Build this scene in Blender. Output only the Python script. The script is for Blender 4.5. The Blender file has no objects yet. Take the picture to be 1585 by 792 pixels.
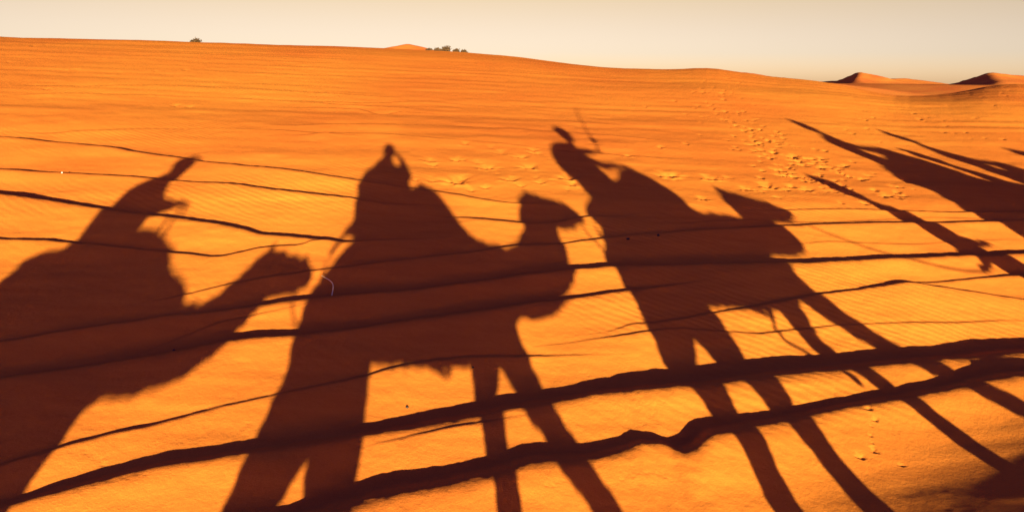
import bpy, bmesh, math, random
import numpy as np
from mathutils import Vector, Matrix, noise as mn
scene = bpy.context.scene
col = scene.collection

# ------------------------------------------------------------------ camera, sky, sun, exposure
CAM_H = 2.85
FWD = Vector((0.0, 0.9706346, -0.2405587)); RIGHT = Vector((0.9999510, 0.0023815, 0.0096091)); UP = Vector((-0.0098998, 0.2405470, 0.9705870))
SUN_DIR = Vector((-0.165987, 0.981110, -0.099359)).normalized()      # the way the light travels
cam_data = bpy.data.cameras.new('camera'); cam = bpy.data.objects.new('camera', cam_data); col.objects.link(cam)
m = Matrix((RIGHT, UP, -FWD)).transposed().to_4x4(); m.translation = Vector((0, 0, CAM_H)); cam.matrix_world = m
cam_data.lens = 25.123; cam_data.sensor_width = 36; cam_data.clip_start = 0.03; cam_data.clip_end = 9000
scene.camera = cam
SUN_EL = math.radians(5.70); SUN_AZ = math.atan2(-SUN_DIR.x, -SUN_DIR.y)
world = bpy.data.worlds.new('World'); scene.world = world; world.use_nodes = True
wn, wl = world.node_tree.nodes, world.node_tree.links
sky = wn.new('ShaderNodeTexSky'); sky.sky_type = 'NISHITA'; sky.sun_disc = False
sky.sun_elevation = SUN_EL; sky.sun_rotation = SUN_AZ; sky.altitude = 1500; sky.air_density = 0.6; sky.dust_density = 1.6; sky.ozone_density = 0.4
# dusty evening air: warm near the horizon, dim and purplish overhead
wtc = wn.new('ShaderNodeTexCoord'); wsep = wn.new('ShaderNodeSeparateXYZ'); wl.new(wtc.outputs['Generated'], wsep.inputs[0])
wr = wn.new('ShaderNodeValToRGB'); wl.new(wsep.outputs['Z'], wr.inputs[0]); el = wr.color_ramp.elements
for p_, c_ in ((0.035, (.47, .32, .28)), (0.105, (.66, .355, .195)), (0.28, (.34, .19, .55)), (0.55, (.22, .12, .75))):
    e_ = el[0] if p_ == 0.035 else (el[-1] if p_ == 0.55 else el.new(p_)); e_.position = p_; e_.color = (*c_, 1)
warm = wn.new('ShaderNodeMix'); warm.data_type = 'RGBA'; warm.blend_type = 'MULTIPLY'; warm.inputs[0].default_value = 1.0
wl.new(wr.outputs[0], warm.inputs[7]); wl.new(sky.outputs[0], warm.inputs[6])
wdot = wn.new('ShaderNodeVectorMath'); wdot.operation = 'DOT_PRODUCT'; wdot.inputs[1].default_value = (-SUN_DIR.x, -SUN_DIR.y, 0); wl.new(wtc.outputs['Generated'], wdot.inputs[0])
wmr = wn.new('ShaderNodeMapRange'); wmr.inputs['From Min'].default_value = -0.1; wmr.inputs['From Max'].default_value = 0.8; wmr.inputs['To Min'].default_value = 1.0; wmr.inputs['To Max'].default_value = 1.1; wl.new(wdot.outputs['Value'], wmr.inputs['Value'])
wsc = wn.new('ShaderNodeVectorMath'); wsc.operation = 'SCALE'; wl.new(warm.outputs[2], wsc.inputs[0]); wl.new(wmr.outputs[0], wsc.inputs['Scale'])   # glow of dust in the sun's quarter
wl.new(wsc.outputs[0], wn['Background'].inputs['Color'])
wn['Background'].inputs['Strength'].default_value = 0.092
sun_data = bpy.data.lights.new('sun', 'SUN'); sun_data.energy = 5.0; sun_data.angle = math.radians(0.53); sun_data.color = (1.0, 0.93, 0.55)
sun = bpy.data.objects.new('sun', sun_data); col.objects.link(sun)
sun.rotation_euler = SUN_DIR.to_track_quat('-Z', 'Y').to_euler(); sun.location = (0, -30, 30)
scene.view_settings.view_transform = 'Standard'; scene.view_settings.look = 'None'
scene.view_settings.exposure = 2.13; scene.view_settings.gamma = 1.0; scene.view_settings.use_curve_mapping = False
scene.render.engine = 'CYCLES'

# ------------------------------------------------------------------ materials
def material(name, color, rough=0.9, noise_scale=0, dark=0.75, bump=0.0, bump_scale=60, bump_dist=0.01, spec=0.2):
    mt = bpy.data.materials.new(name); mt.use_nodes = True
    n, l = mt.node_tree.nodes, mt.node_tree.links; p = n['Principled BSDF']
    p.inputs['Roughness'].default_value = rough; p.inputs['Specular IOR Level'].default_value = spec
    p.inputs['Base Color'].default_value = (*color, 1)
    tc = n.new('ShaderNodeTexCoord')
    if noise_scale:
        t = n.new('ShaderNodeTexNoise'); t.inputs['Scale'].default_value = noise_scale; t.inputs['Detail'].default_value = 5
        l.new(tc.outputs['Object'], t.inputs['Vector'])
        r = n.new('ShaderNodeMix'); r.data_type = 'RGBA'; r.inputs[6].default_value = (*[c*dark for c in color], 1); r.inputs[7].default_value = (*[min(1, c*1.15) for c in color], 1)
        l.new(t.outputs['Fac'], r.inputs[0]); l.new(r.outputs[2], p.inputs['Base Color'])
    if bump:
        t = n.new('ShaderNodeTexNoise'); t.inputs['Scale'].default_value = bump_scale; t.inputs['Detail'].default_value = 6
        l.new(tc.outputs['Object'], t.inputs['Vector'])
        b = n.new('ShaderNodeBump'); b.inputs['Strength'].default_value = bump; b.inputs['Distance'].default_value = bump_dist
        l.new(t.outputs['Fac'], b.inputs['Height']); l.new(b.outputs['Normal'], p.inputs['Normal'])
    return mt

def sand_material(name, color, ripples=True):
    mt = bpy.data.materials.new(name); mt.use_nodes = True
    n, l = mt.node_tree.nodes, mt.node_tree.links; p = n['Principled BSDF']
    p.inputs['Roughness'].default_value = 1.0; p.inputs['Specular IOR Level'].default_value = 0.0
    tc = n.new('ShaderNodeTexCoord')
    def noise(scale, detail, rough=0.5, stretch=None):
        t = n.new('ShaderNodeTexNoise'); t.inputs['Scale'].default_value = scale; t.inputs['Detail'].default_value = detail; t.inputs['Roughness'].default_value = rough
        if stretch:
            mp = n.new('ShaderNodeMapping'); mp.inputs['Rotation'].default_value = (0, 0, stretch[0]); mp.inputs['Scale'].default_value = stretch[1]
            l.new(tc.outputs['Object'], mp.inputs['Vector']); l.new(mp.outputs[0], t.inputs['Vector'])
        else: l.new(tc.outputs['Object'], t.inputs['Vector'])
        return t
    def mix(fac, a, b):
        x = n.new('ShaderNodeMix'); x.data_type = 'RGBA'; l.new(fac, x.inputs[0])
        if isinstance(a, tuple): x.inputs[6].default_value = (*a, 1)
        else: l.new(a, x.inputs[6])
        if isinstance(b, tuple): x.inputs[7].default_value = (*b, 1)
        else: l.new(b, x.inputs[7])
        return x.outputs[2]
    big = noise(0.16, 4); grain = noise(230, 3, 0.75); mid = noise(5, 5, 0.6, (-0.25, (0.35, 1.6, 1)))
    c0 = tuple(c*k for c, k in zip(color, (0.90, 0.74, 0.8))); c1 = tuple(min(1, c*k) for c, k in zip(color, (1.06, 1.16, 1.0)))
    rmp = n.new('ShaderNodeValToRGB'); rmp.color_ramp.elements[0].position = .3; rmp.color_ramp.elements[1].position = .7
    l.new(big.outputs['Fac'], rmp.inputs[0])
    base = mix(rmp.outputs[0], c0, c1)
    dk = n.new('ShaderNodeMix'); dk.data_type = 'RGBA'; dk.blend_type = 'MULTIPLY'; dk.inputs[0].default_value = 1.0
    g2 = mix(grain.outputs['Fac'], (0.55, 0.48, 0.46), (1.38, 1.45, 1.45)); l.new(base, dk.inputs[6]); l.new(g2, dk.inputs[7])
    dk2 = n.new('ShaderNodeMix'); dk2.data_type = 'RGBA'; dk2.blend_type = 'MULTIPLY'; dk2.inputs[0].default_value = 1.0
    g3 = mix(mid.outputs['Fac'], (0.90, 0.82, 0.8), (1.08, 1.15, 1.15)); l.new(dk.outputs[2], dk2.inputs[6]); l.new(g3, dk2.inputs[7])
    l.new(dk2.outputs[2], p.inputs['Base Color'])
    # relief: grains, soft pocks and, in patches, wind ripples
    def bump(h, s, d, nrm=None):
        b = n.new('ShaderNodeBump'); b.inputs['Strength'].default_value = s; b.inputs['Distance'].default_value = d
        l.new(h, b.inputs['Height'])
        if nrm: l.new(nrm, b.inputs['Normal'])
        return b.outputs['Normal']
    nr = bump(noise(38, 8, 0.68).outputs['Fac'], 0.42, 0.009)
    nr = bump(noise(130, 4, 0.75).outputs['Fac'], 0.55, 0.0032, nr)
    if ripples:
        wv = n.new('ShaderNodeTexWave'); wv.wave_type = 'BANDS'; wv.bands_direction = 'Y'; wv.inputs['Scale'].default_value = 3.6; wv.inputs['Distortion'].default_value = 4.5; wv.inputs['Detail'].default_value = 2; wv.inputs['Detail Scale'].default_value = 0.7
        mp = n.new('ShaderNodeMapping'); mp.inputs['Rotation'].default_value = (0, 0, 0.55); l.new(tc.outputs['Object'], mp.inputs['Vector']); l.new(mp.outputs[0], wv.inputs['Vector'])
        mk = n.new('ShaderNodeValToRGB'); mk.color_ramp.elements[0].position = .48; mk.color_ramp.elements[1].position = .66
        l.new(noise(0.55, 3, 0.5, (-0.25, (0.5, 1, 1))).outputs['Fac'], mk.inputs[0])
        mu = n.new('ShaderNodeMath'); mu.operation = 'MULTIPLY'; l.new(wv.outputs['Fac'], mu.inputs[0]); l.new(mk.outputs[0], mu.inputs[1])
        nr = bump(mu.outputs[0], 0.32, 0.007, nr)
    l.new(nr, p.inputs['Normal'])
    return mt
M_SAND = sand_material('orange_sand', (0.57, 0.160, 0.024))
M_DUNE = sand_material('far_sand', (0.53, 0.145, 0.03), ripples=False)

# ------------------------------------------------------------------ the ground: one sheet from under the caravan to the horizon
# surveyed skyline (azimuth, elevation), rut lips (x, y, height of the step) and foot marks (x, y, radius, depth), metres
PROF = [(-0.72, 0.04282), (-0.705, 0.04282), (-0.69, 0.04282), (-0.675, 0.04282), (-0.66, 0.0428), (-0.645, 0.04259), (-0.63, 0.04185), (-0.615, 0.0407), (-0.6, 0.03987), (-0.585, 0.03964), (-0.57, 0.03969), (-0.555, 0.03977), (-0.54, 0.03986), (-0.525, 0.03994), (-0.51, 0.04001), (-0.495, 0.04006), (-0.48, 0.04009), (-0.465, 0.04012), (-0.45, 0.04014), (-0.435, 0.04017), (-0.42, 0.04019), (-0.405, 0.04016), (-0.39, 0.04006), (-0.375, 0.03993), (-0.36, 0.03978), (-0.345, 0.03964), (-0.33, 0.0395), (-0.315, 0.03936), (-0.3, 0.03923), (-0.285, 0.03914), (-0.27, 0.03909), (-0.255, 0.03906), (-0.24, 0.03901), (-0.225, 0.03888), (-0.21, 0.03848), (-0.195, 0.03784), (-0.18, 0.03716), (-0.165, 0.03663), (-0.15, 0.0363), (-0.135, 0.03605), (-0.12, 0.03576), (-0.105, 0.03531), (-0.09, 0.03466), (-0.075, 0.03377), (-0.06, 0.0327), (-0.045, 0.03156), (-0.03, 0.03042), (-0.015, 0.02927), (0, 0.02801), (0.015, 0.02652), (0.03, 0.02484), (0.045, 0.02313), (0.06, 0.02147), (0.075, 0.01997), (0.09, 0.0186), (0.105, 0.01726), (0.12, 0.01599), (0.135, 0.015), (0.15, 0.01447), (0.165, 0.0142), (0.18, 0.01398), (0.195, 0.01383), (0.21, 0.01403), (0.225, 0.01485), (0.24, 0.01587), (0.255, 0.01615), (0.27, 0.01499), (0.285, 0.01253), (0.3, 0.00978), (0.315, 0.00736), (0.33, 0.00532), (0.345, 0.00378), (0.36, 0.00256), (0.375, 0.00129), (0.39, -0.00029), (0.405, -0.00232), (0.42, -0.00494), (0.435, -0.00796), (0.45, -0.01091), (0.465, -0.01355), (0.48, -0.01542), (0.495, -0.01587), (0.51, -0.01521), (0.525, -0.01395), (0.54, -0.01183), (0.555, -0.00838), (0.57, -0.00441), (0.585, -0.00162), (0.6, -0.00048), (0.615, -0.00056), (0.63, -0.00104), (0.645, -0.00146), (0.66, -0.00168), (0.675, -0.00173), (0.69, -0.00174), (0.705, -0.00174), (0.72, -0.00174)]
RIDGES = [
    ('A', [(-2.669, 3.305, 0.0513), (-2.634, 3.315, 0.0561), (-2.6, 3.324, 0.0633), (-2.565, 3.334, 0.0694), (-2.531, 3.346, 0.0739), (-2.498, 3.359, 0.0769), (-2.465, 3.372, 0.0792), (-2.432, 3.386, 0.0811), (-2.4, 3.401, 0.0826), (-2.368, 3.417, 0.084), (-2.335, 3.433, 0.085), (-2.303, 3.45, 0.0856), (-2.27, 3.467, 0.0859), (-2.238, 3.484, 0.086), (-2.205, 3.502, 0.0859), (-2.172, 3.519, 0.0858), (-2.138, 3.537, 0.0856), (-2.104, 3.555, 0.0854), (-2.07, 3.574, 0.0849), (-2.035, 3.591, 0.084), (-1.999, 3.606, 0.0827), (-1.963, 3.621, 0.0818), (-1.926, 3.636, 0.0813), (-1.889, 3.651, 0.0812), (-1.851, 3.666, 0.0813), (-1.813, 3.681, 0.0814), (-1.775, 3.696, 0.0816), (-1.737, 3.711, 0.0818), (-1.698, 3.726, 0.082), (-1.659, 3.742, 0.0822), (-1.619, 3.757, 0.0824), (-1.58, 3.773, 0.0827), (-1.54, 3.787, 0.0829), (-1.499, 3.802, 0.0833), (-1.458, 3.816, 0.0837), (-1.417, 3.83, 0.0843), (-1.375, 3.844, 0.085), (-1.333, 3.858, 0.0856), (-1.291, 3.873, 0.0862), (-1.249, 3.887, 0.0868), (-1.207, 3.903, 0.0872), (-1.164, 3.92, 0.0873), (-1.122, 3.937, 0.0871), (-1.079, 3.954, 0.0869), (-1.035, 3.971, 0.0867), (-0.992, 3.989, 0.0864), (-0.948, 4.007, 0.0865), (-0.903, 4.022, 0.0877), (-0.858, 4.035, 0.0901), (-0.812, 4.049, 0.0932), (-0.766, 4.062, 0.0964), (-0.719, 4.075, 0.0997), (-0.673, 4.089, 0.103), (-0.626, 4.102, 0.1063), (-0.579, 4.116, 0.1091), (-0.532, 4.131, 0.1115), (-0.484, 4.146, 0.1135), (-0.436, 4.16, 0.1154), (-0.388, 4.175, 0.1174), (-0.34, 4.191, 0.1193), (-0.291, 4.206, 0.1212), (-0.242, 4.221, 0.1228), (-0.192, 4.237, 0.1242), (-0.143, 4.254, 0.1253), (-0.093, 4.27, 0.1264), (-0.042, 4.287, 0.1275), (0.008, 4.304, 0.1285), (0.059, 4.321, 0.1293), (0.111, 4.339, 0.1296), (0.163, 4.357, 0.1286), (0.215, 4.377, 0.1261), (0.268, 4.399, 0.1222), (0.321, 4.426, 0.118), (0.375, 4.454, 0.114), (0.43, 4.482, 0.1104), (0.485, 4.509, 0.1079), (0.541, 4.535, 0.1074), (0.597, 4.559, 0.1091), (0.652, 4.574, 0.1122), (0.707, 4.583, 0.1159), (0.762, 4.592, 0.1199), (0.818, 4.601, 0.1239), (0.873, 4.61, 0.1279), (0.929, 4.619, 0.1318), (0.985, 4.628, 0.1356), (1.041, 4.638, 0.1392), (1.097, 4.647, 0.1425), (1.154, 4.657, 0.1454), (1.211, 4.668, 0.1476), (1.268, 4.68, 0.1492), (1.326, 4.692, 0.1506), (1.384, 4.704, 0.152), (1.444, 4.721, 0.1533), (1.504, 4.738, 0.1546), (1.564, 4.755, 0.1559), (1.625, 4.772, 0.1569), (1.686, 4.79, 0.1578), (1.748, 4.808, 0.1586), (1.81, 4.825, 0.1596), (1.873, 4.843, 0.1605), (1.935, 4.86, 0.1614), (1.997, 4.876, 0.1621), (2.06, 4.891, 0.1627), (2.123, 4.906, 0.1633), (2.187, 4.922, 0.1637), (2.25, 4.938, 0.1638), (2.315, 4.955, 0.1636), (2.38, 4.972, 0.1629), (2.446, 4.989, 0.1621), (2.512, 5.007, 0.1612), (2.578, 5.024, 0.1602), (2.645, 5.042, 0.1594), (2.712, 5.059, 0.1586), (2.781, 5.079, 0.1579), (2.85, 5.099, 0.1572), (2.919, 5.119, 0.1567), (2.989, 5.139, 0.1564), (3.059, 5.158, 0.1563), (3.13, 5.178, 0.1565), (3.201, 5.198, 0.1571), (3.272, 5.217, 0.1583), (3.343, 5.235, 0.1598), (3.413, 5.251, 0.1615), (3.482, 5.266, 0.1633), (3.552, 5.28, 0.1653), (3.622, 5.294, 0.1688), (3.689, 5.305, 0.1739), (3.757, 5.315, 0.1803), (3.825, 5.326, 0.1869), (3.893, 5.336, 0.1936), (3.961, 5.346, 0.2003), (4.03, 5.356, 0.207), (4.098, 5.367, 0.2115)]),
    ('B', [(-1.183, 3.199, 0.0908), (-1.165, 3.203, 0.0932), (-1.146, 3.208, 0.0964), (-1.128, 3.213, 0.099), (-1.11, 3.219, 0.101), (-1.091, 3.225, 0.1027), (-1.073, 3.231, 0.1043), (-1.055, 3.237, 0.1058), (-1.036, 3.243, 0.1073), (-1.018, 3.249, 0.1088), (-0.999, 3.255, 0.1102), (-0.981, 3.261, 0.1117), (-0.962, 3.267, 0.1131), (-0.943, 3.273, 0.1146), (-0.925, 3.279, 0.1161), (-0.906, 3.285, 0.1176), (-0.887, 3.291, 0.1191), (-0.868, 3.297, 0.1205), (-0.849, 3.304, 0.1218), (-0.83, 3.31, 0.1231), (-0.811, 3.316, 0.1244), (-0.792, 3.323, 0.1257), (-0.773, 3.329, 0.1271), (-0.754, 3.335, 0.1284), (-0.734, 3.342, 0.1297), (-0.715, 3.348, 0.1311), (-0.696, 3.355, 0.1319), (-0.676, 3.362, 0.1319), (-0.657, 3.37, 0.1312), (-0.638, 3.378, 0.1303), (-0.618, 3.386, 0.1294), (-0.599, 3.394, 0.1287), (-0.579, 3.401, 0.1279), (-0.559, 3.408, 0.1272), (-0.539, 3.416, 0.1265), (-0.519, 3.423, 0.1258), (-0.499, 3.431, 0.1251), (-0.479, 3.439, 0.1244), (-0.459, 3.446, 0.1237), (-0.439, 3.454, 0.1232), (-0.419, 3.461, 0.1229), (-0.398, 3.468, 0.1227), (-0.378, 3.476, 0.1227), (-0.357, 3.483, 0.1226), (-0.337, 3.49, 0.1226), (-0.316, 3.498, 0.1225), (-0.295, 3.505, 0.1225), (-0.274, 3.513, 0.1224), (-0.253, 3.52, 0.1223), (-0.232, 3.528, 0.1223), (-0.211, 3.535, 0.1222), (-0.19, 3.543, 0.122), (-0.169, 3.55, 0.1218), (-0.148, 3.558, 0.1215), (-0.126, 3.566, 0.1209), (-0.105, 3.574, 0.1199), (-0.083, 3.583, 0.1188), (-0.062, 3.593, 0.1175), (-0.04, 3.604, 0.1164), (-0.018, 3.616, 0.1155), (0.004, 3.627, 0.1147), (0.026, 3.639, 0.1146), (0.048, 3.649, 0.1152), (0.07, 3.659, 0.1163), (0.093, 3.669, 0.1174), (0.115, 3.674, 0.1185), (0.137, 3.679, 0.1195), (0.16, 3.684, 0.1203), (0.182, 3.689, 0.1208), (0.205, 3.694, 0.1213), (0.228, 3.7, 0.1211), (0.25, 3.707, 0.12), (0.273, 3.714, 0.118), (0.296, 3.721, 0.1158), (0.319, 3.728, 0.1135), (0.343, 3.738, 0.1113), (0.366, 3.75, 0.1091), (0.39, 3.761, 0.1068), (0.414, 3.773, 0.1045), (0.438, 3.785, 0.1023), (0.462, 3.796, 0.1001), (0.486, 3.808, 0.0981), (0.51, 3.82, 0.0962), (0.535, 3.833, 0.095), (0.559, 3.844, 0.0947), (0.584, 3.855, 0.0952), (0.608, 3.866, 0.0959), (0.633, 3.876, 0.0963), (0.658, 3.888, 0.0959), (0.683, 3.901, 0.0949), (0.709, 3.914, 0.094), (0.734, 3.925, 0.0943), (0.76, 3.939, 0.0959), (0.786, 3.953, 0.0986), (0.812, 3.966, 0.0991), (0.837, 3.975, 0.0963), (0.862, 3.98, 0.0906), (0.887, 3.983, 0.0864), (0.911, 3.982, 0.0852), (0.934, 3.981, 0.0853), (0.958, 3.981, 0.0837), (0.98, 3.972, 0.0837), (1, 3.952, 0.0874), (1.019, 3.928, 0.0948), (1.038, 3.908, 0.1009), (1.057, 3.89, 0.1042), (1.081, 3.891, 0.1063), (1.106, 3.9, 0.1077), (1.133, 3.911, 0.1083), (1.159, 3.923, 0.1081), (1.192, 3.958, 0.1079), (1.226, 3.999, 0.1078), (1.261, 4.041, 0.1076), (1.295, 4.078, 0.1073), (1.322, 4.089, 0.1069), (1.35, 4.1, 0.1065), (1.377, 4.111, 0.1062), (1.405, 4.122, 0.106), (1.433, 4.133, 0.1057), (1.461, 4.144, 0.1055), (1.489, 4.155, 0.1052), (1.518, 4.167, 0.1048), (1.546, 4.176, 0.1045), (1.574, 4.186, 0.1041), (1.602, 4.195, 0.1038), (1.63, 4.205, 0.1034), (1.658, 4.215, 0.1028), (1.687, 4.225, 0.1022), (1.716, 4.235, 0.1014), (1.745, 4.245, 0.1005), (1.774, 4.256, 0.0997), (1.803, 4.266, 0.0989), (1.832, 4.276, 0.0979), (1.862, 4.287, 0.0969), (1.892, 4.299, 0.0958), (1.922, 4.311, 0.0947), (1.953, 4.323, 0.0936), (1.983, 4.336, 0.0926), (2.014, 4.348, 0.0917), (2.045, 4.36, 0.0908), (2.075, 4.372, 0.09), (2.107, 4.384, 0.0891), (2.138, 4.397, 0.0883), (2.169, 4.409, 0.0877), (2.2, 4.421, 0.0876), (2.232, 4.432, 0.0879), (2.263, 4.444, 0.0882), (2.294, 4.455, 0.0886), (2.326, 4.467, 0.089), (2.358, 4.479, 0.0894), (2.39, 4.49, 0.0901), (2.42, 4.497, 0.0911), (2.45, 4.505, 0.0923), (2.48, 4.513, 0.0935), (2.51, 4.52, 0.0947), (2.541, 4.528, 0.0959), (2.571, 4.536, 0.097), (2.602, 4.543, 0.0979), (2.633, 4.552, 0.0985), (2.664, 4.56, 0.0987), (2.696, 4.569, 0.0988), (2.727, 4.578, 0.0989), (2.759, 4.587, 0.099), (2.791, 4.596, 0.0989), (2.823, 4.605, 0.0988), (2.855, 4.614, 0.0989), (2.888, 4.624, 0.099), (2.922, 4.637, 0.0993), (2.957, 4.65, 0.0995), (2.991, 4.662, 0.0998), (3.026, 4.675, 0.1), (3.061, 4.688, 0.0997), (3.097, 4.702, 0.0991), (3.133, 4.716, 0.0987), (3.168, 4.729, 0.0991), (3.203, 4.741, 0.1001), (3.238, 4.754, 0.1011), (3.274, 4.767, 0.1022), (3.309, 4.779, 0.1033), (3.345, 4.792, 0.1044), (3.381, 4.805, 0.1055), (3.417, 4.817, 0.1069), (3.452, 4.828, 0.109), (3.483, 4.833, 0.1118), (3.515, 4.838, 0.1152), (3.547, 4.843, 0.1187), (3.578, 4.849, 0.1222), (3.61, 4.854, 0.1257), (3.641, 4.859, 0.1292), (3.673, 4.864, 0.1327), (3.705, 4.869, 0.1362), (3.737, 4.875, 0.1398), (3.769, 4.88, 0.1422)]),
    ('C', [(-3.485, 4.522, 0.0303), (-3.439, 4.533, 0.034), (-3.395, 4.547, 0.0386), (-3.352, 4.562, 0.0414), (-3.309, 4.578, 0.0435), (-3.265, 4.594, 0.0452), (-3.222, 4.61, 0.0468), (-3.178, 4.626, 0.0483), (-3.134, 4.643, 0.0498), (-3.09, 4.659, 0.0512), (-3.045, 4.676, 0.0527), (-3, 4.693, 0.0542), (-2.955, 4.71, 0.0557), (-2.909, 4.727, 0.0576), (-2.864, 4.745, 0.06), (-2.819, 4.764, 0.0628), (-2.773, 4.783, 0.0655), (-2.728, 4.802, 0.068), (-2.682, 4.822, 0.0705), (-2.635, 4.842, 0.0729), (-2.589, 4.862, 0.0754), (-2.542, 4.883, 0.0778), (-2.494, 4.903, 0.0803), (-2.447, 4.924, 0.0827), (-2.399, 4.944, 0.0852), (-2.35, 4.965, 0.0878), (-2.301, 4.986, 0.0904), (-2.252, 5.007, 0.093), (-2.203, 5.029, 0.0956), (-2.153, 5.049, 0.0983), (-2.099, 5.063, 0.1001), (-2.047, 5.079, 0.1003), (-1.995, 5.097, 0.0988), (-1.943, 5.116, 0.0964), (-1.89, 5.135, 0.0937), (-1.837, 5.154, 0.0907), (-1.784, 5.174, 0.0878), (-1.731, 5.193, 0.0847), (-1.677, 5.213, 0.0815), (-1.623, 5.236, 0.0789), (-1.57, 5.26, 0.0773), (-1.515, 5.283, 0.0771), (-1.46, 5.306, 0.0775), (-1.405, 5.329, 0.0779), (-1.349, 5.352, 0.0784), (-1.293, 5.375, 0.0789), (-1.236, 5.399, 0.0793), (-1.179, 5.423, 0.0798), (-1.121, 5.447, 0.0803), (-1.063, 5.471, 0.0808), (-1.004, 5.495, 0.0813), (-0.945, 5.52, 0.0818), (-0.886, 5.544, 0.0824), (-0.826, 5.569, 0.0827), (-0.765, 5.59, 0.0828), (-0.703, 5.612, 0.0825), (-0.641, 5.634, 0.0822), (-0.579, 5.655, 0.0819), (-0.516, 5.677, 0.0816), (-0.453, 5.699, 0.0813), (-0.39, 5.722, 0.081), (-0.326, 5.744, 0.0807), (-0.261, 5.767, 0.0803), (-0.196, 5.79, 0.0798), (-0.131, 5.813, 0.0784), (-0.065, 5.839, 0.0767), (0.002, 5.871, 0.0749), (0.069, 5.906, 0.0735), (0.137, 5.941, 0.0723), (0.205, 5.976, 0.071), (0.275, 6.011, 0.0697), (0.345, 6.047, 0.0683), (0.416, 6.084, 0.0668), (0.487, 6.121, 0.0652), (0.56, 6.155, 0.0638), (0.632, 6.184, 0.0627), (0.705, 6.213, 0.0618), (0.779, 6.242, 0.0608), (0.853, 6.272, 0.0598), (0.928, 6.301, 0.0588), (1.004, 6.332, 0.0575), (1.08, 6.363, 0.0552), (1.158, 6.396, 0.0516), (1.237, 6.432, 0.0466), (1.317, 6.471, 0.0408), (1.398, 6.511, 0.0351), (1.48, 6.551, 0.0298), (1.562, 6.59, 0.027), (1.644, 6.622, 0.0261)]),
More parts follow.
